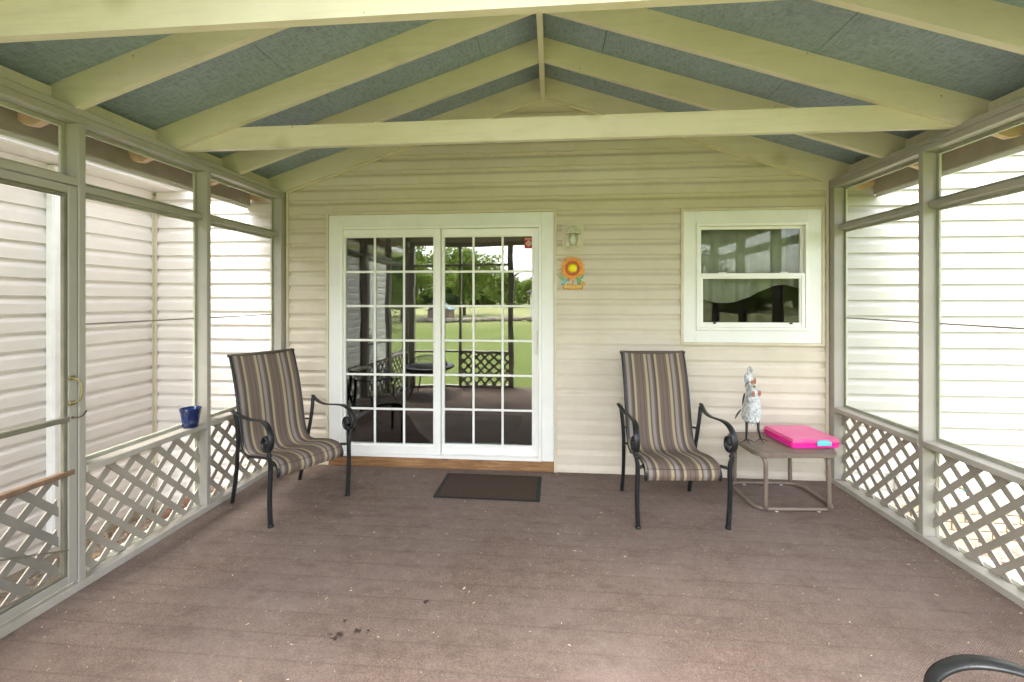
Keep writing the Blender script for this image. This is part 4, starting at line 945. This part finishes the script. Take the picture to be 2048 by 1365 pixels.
# ------------------------------------------------------------------ litter on the carpet (seeds, petals, chips)
bm = bmesh.new()
def flake(x, y, L, Wd, a):
    z = FZ + 0.001; ca, sa = math.cos(a), math.sin(a); pts = [(-L, 0, .001), (-L * .3, Wd, .003), (L * .6, Wd * .7, .004), (L, 0, .002), (L * .4, -Wd, .001), (-L * .5, -Wd * .7, .0005)]
    bm.faces.new([bm.verts.new((x + p * ca - q * sa, y + p * sa + q * ca, z + r)) for p, q, r in pts])
for k in range(2200):
    if random.random() < 0.62: x = random.uniform(XL + 0.02, XR - 0.02); y = -0.05 - 2.6 * random.random() ** 0.8
    elif random.random() < 0.5: x = XR - abs(random.gauss(0, 0.12)) - 0.005; y = random.uniform(-2.6, -0.02)
    else: x = XL + abs(random.gauss(0, 0.3)) + 0.005; y = random.uniform(-2.6, -0.02)
    if not (XL + 0.005 < x < XR - 0.005): continue
    if -0.92 < x < -0.07 and -0.64 < y < -0.12: continue
    big = random.random() < 0.10
    L = random.uniform(0.006, 0.012) if big else random.uniform(0.0015, 0.005); flake(x, y, L, L * random.uniform(0.12, 0.38), random.uniform(0, 6.28))
lit = from_bm('leaf_litter', bm, M['litter']); kind(lit, 'stuff'); tag(lit, 'pale dry seeds and petals scattered over the brown carpet', 'litter')
bm = bmesh.new()
for k in range(1600):
    if random.random() < 0.6: x = random.uniform(-3.75, XL - 0.15); y = random.uniform(-3.2, -0.05)
    else: x = random.uniform(XR + 0.15, 4.6); y = random.uniform(-1.1, -0.05)
    z = -0.445; L = random.uniform(0.015, 0.045); a = random.uniform(0, 6.28); ca, sa = math.cos(a), math.sin(a)
    bm.faces.new([bm.verts.new((x + p * L * ca - q * L * sa, y + p * L * sa + q * L * ca, z + random.uniform(0, .02))) for p, q in ((-1, 0), (0, .4), (1, 0), (0, -.4))])
dl = from_bm('dead_leaves', bm, M['litter']); kind(dl, 'stuff'); tag(dl, 'dead leaves on the ground outside the lattice', 'dead leaves')

# ------------------------------------------------------------------ fire pit table in the rear corner (seen mirrored in the door)
fp = thing('fire_pit', 'dark round fire pit table with a mesh dome lid, mirrored in the sliding door', 'fire pit', (-2.0, -3.16, FZ))
bm = bmesh.new(); lathe(bm, [(0.20, 0.30), (0.38, 0.40), (0.42, 0.42), (0.42, 0.44), (0.30, 0.44), (0.28, 0.36), (0.01, 0.33)], 28); from_bm('bowl', bm, M['wicker'], fp, True)
bm = bmesh.new()
for k in range(14):
    a = R(180 * k / 14); tube(bm, [(0.30 * math.cos(t) * math.cos(a), 0.30 * math.cos(t) * math.sin(a), 0.445 + 0.17 * math.sin(t)) for t in [math.pi * i / 12 for i in range(13)]], 0.003, 5)
for t in (0.2, 0.5, 0.8, 1.1): tube(bm, [(0.30 * math.cos(t) * math.cos(R(15 * k)), 0.30 * math.cos(t) * math.sin(R(15 * k)), 0.445 + 0.17 * math.sin(t)) for k in range(25)], 0.003, 5, False)
from_bm('mesh_dome', bm, M['wicker'], fp)
for k in range(4):
    a = R(45 + 90 * k); bm = bmesh.new(); tube(bm, catmull([(0.30 * math.cos(a), 0.30 * math.sin(a), 0.40), (0.24 * math.cos(a), 0.24 * math.sin(a), 0.2), (0.32 * math.cos(a), 0.32 * math.sin(a), 0.0)], 4), 0.012, 6); from_bm('leg', bm, M['wicker'], fp, True)

# ------------------------------------------------------------------ yard behind the photographer: trees, fence, shed, stones (mirrored in the glass)
def crown_mesh(name, rad, hgt, n, leaf, mat, seed, drop=0.3):
    rnd = random.Random(seed); vs, fs = [], []
    cl = [(rnd.gauss(0, rad * 0.45), rnd.gauss(0, rad * 0.45), rnd.uniform(-hgt * 0.45, hgt * 0.5), rnd.uniform(0.22, 0.42) * rad) for _ in range(26)]
    for k in range(n):
        cx, cy, cz_, cr = rnd.choice(cl); u = Vector((rnd.gauss(0, 1), rnd.gauss(0, 1), rnd.gauss(0, 0.8))).normalized() * cr * rnd.uniform(0.5, 1.05)
        p = Vector((cx, cy, cz_)) + u; p.z -= drop * rnd.random() * leaf * 3
        a = Vector((rnd.gauss(0, 1), rnd.gauss(0, 1), rnd.gauss(0, .6))).normalized(); b = a.cross(Vector((rnd.gauss(0, 1), rnd.gauss(0, 1), rnd.gauss(0, 1)))).normalized(); s = leaf * rnd.uniform(0.6, 1.3); i = len(vs)
        vs += [p - a * s, p + b * s * .45, p + a * s, p - b * s * .45]; fs.append((i, i + 1, i + 2, i + 3))
    me = bpy.data.meshes.new(name); me.from_pydata([tuple(v) for v in vs], [], fs); me.materials.append(mat); return me
def trunk_mesh(h, r, seed, spread):
    rnd = random.Random(seed); bm = bmesh.new(); tube(bm, catmull([(0, 0, -0.3), (rnd.uniform(-.1, .1), 0, h * 0.4), (rnd.uniform(-.2, .2), rnd.uniform(-.2, .2), h)], 5), [r * (1.2 - 0.8 * k / 10) for k in range(11)], 9)
    for k in range(7):
        a = rnd.uniform(0, 6.28); z = h * rnd.uniform(0.45, 0.9); L = spread * rnd.uniform(0.5, 0.9)
        tube(bm, catmull([(0, 0, z), (L * .5 * math.cos(a), L * .5 * math.sin(a), z + L * .35), (L * math.cos(a), L * math.sin(a), z + L * .6)], 3), [r * .4, r * .35, r * .3, r * .25, r * .2, r * .12, r * .06], 6)
    me = bpy.data.meshes.new('trunk'); bmesh.ops.recalc_face_normals(bm, faces=bm.faces); bm.to_mesh(me); bm.free(); me.materials.append(M['bark']); return me
def tree(x, y, gz, cme, tme, ch_, sc_, label, group, rz=0):
    t = thing('tree', label, 'tree', (x, y, gz), rz, group); t.scale = (sc_,) * 3
    link('trunk', tme, None, t); link('crown', cme, None, t, (0, 0, ch_)); return t
cA = crown_mesh('crown', 3.4, 5.0, 15000, 0.13, M['leaf_dark'], 1); tA = trunk_mesh(6.0, 0.26, 2, 2.6)
tree(4.4, -18.5, -0.5, cA, tA, 5.3, 1.0, 'large dark leafed tree with low hanging boughs mirrored at the right of the sliding door', None)
cB = crown_mesh('crown', 3.0, 4.4, 9000, 0.17, M['leaf_bright'], 3); tB = trunk_mesh(4.5, 0.2, 4, 2.2)
cC = crown_mesh('crown', 2.6, 5.5, 8000, 0.16, M['leaf_dark'], 5); tC = trunk_mesh(5.0, 0.2, 6, 1.8)
def gz(x, y):
    d = max(0, -y - 32); return -0.5 + 1.6 * (1 - math.exp(-(d / 60) ** 1.6))
tree(-13.5, -27, -0.5, cC, tC, 5.0, 1.0, 'dark upright tree at the left of the yard reflection', None)
rnd = random.Random(11)
for k in range(30):
    x = -58 + k * 3.6 + rnd.uniform(-1.5, 1.5); y = -72 + rnd.uniform(-7, 7); br = rnd.random() < 0.65
    tree(x, y, gz(x, y), cB if br else cC, tB if br else tC, 1.9 if br else 2.4, rnd.uniform(1.0, 1.4), 'tree in the far tree line beyond the field', 'trees along the far side of the field', rnd.uniform(0, 6.28))
for k, (x, y, s_2) in enumerate(((-14, -38, 1.1), (-19, -46, 1.3), (-10.5, -50, 1.25), (-25, -36, 1.2))):
    tree(x, y, gz(x, y), cB, tB, 3.9, s_2, 'bright green tree at the near edge of the field', 'bright trees at the left edge of the field', k * 1.3)
shed = thing('garden_shed', 'small shed with a pale blue roof beside the field, mirrored in the door glass', 'shed', (-10.4, -38, -0.4), R(10)); shed.scale = (0.6,) * 3
bm = bmesh.new(); abox(bm, -1.6, 1.6, -1.2, 1.2, 0, 1.7); from_bm('wall', bm, M['shed_wall'], shed); bm = bmesh.new(); prism(bm, [(-1.85, 1.62), (0, 2.5), (1.85, 1.62), (1.85, 1.7), (0, 2.6), (-1.85, 1.7)], 'y', -1.4, 1.4); from_bm('roof', bm, M['tarp'], shed); box('door', -0.4, 0.4, 1.201, 1.24, 0.0, 1.45, M['fence_white'], shed)
nb = thing('neighbour_house', 'white clapboard cottage among trees mirrored at the right edge of the sliding door', 'house', (0.6, -35, -0.45), R(-8))
bm = bmesh.new(); prism(bm, [(-2.2, 0), (2.2, 0), (2.2, 2.7), (0, 4.0), (-2.2, 2.7)], 'y', -3, 3); from_bm('wall', bm, M['fence_white'], nb); bm = bmesh.new(); prism(bm, [(-2.5, 2.55), (0, 4.03), (2.5, 2.55), (2.5, 2.67), (0, 4.17), (-2.5, 2.67)], 'y', -3.2, 3.2); from_bm('roof', bm, M['roofing'], nb)
for xx in (-1.2, 1.2): box('window', xx - 0.4, xx + 0.4, 3.001, 3.03, 1.1, 2.1, M['wicker'], nb)
stm = bmesh.new(); bmesh.ops.create_icosphere(stm, subdivisions=2, radius=0.4)
for v in stm.verts: v.co *= random.uniform(0.82, 1.1)
for v in stm.verts: v.co.z *= 0.6
sme = bpy.data.meshes.new('field_stone'); stm.to_mesh(sme); stm.free(); sme.materials.append(M['field_stone'])
for k in range(26):
    x = -12 + k * 0.42 + rnd.uniform(-.15, .15); y = -37 + rnd.uniform(-.6, .6); o = link('field_stone', sme, None, None, (x, y, gz(x, y) + 0.15), rnd.uniform(0, 6)); o.scale = (rnd.uniform(.6, 1.3),) * 3
    tag(o, 'brown stone in the low rubble wall at the edge of the lawn', 'stone', 'stones of the rubble wall')
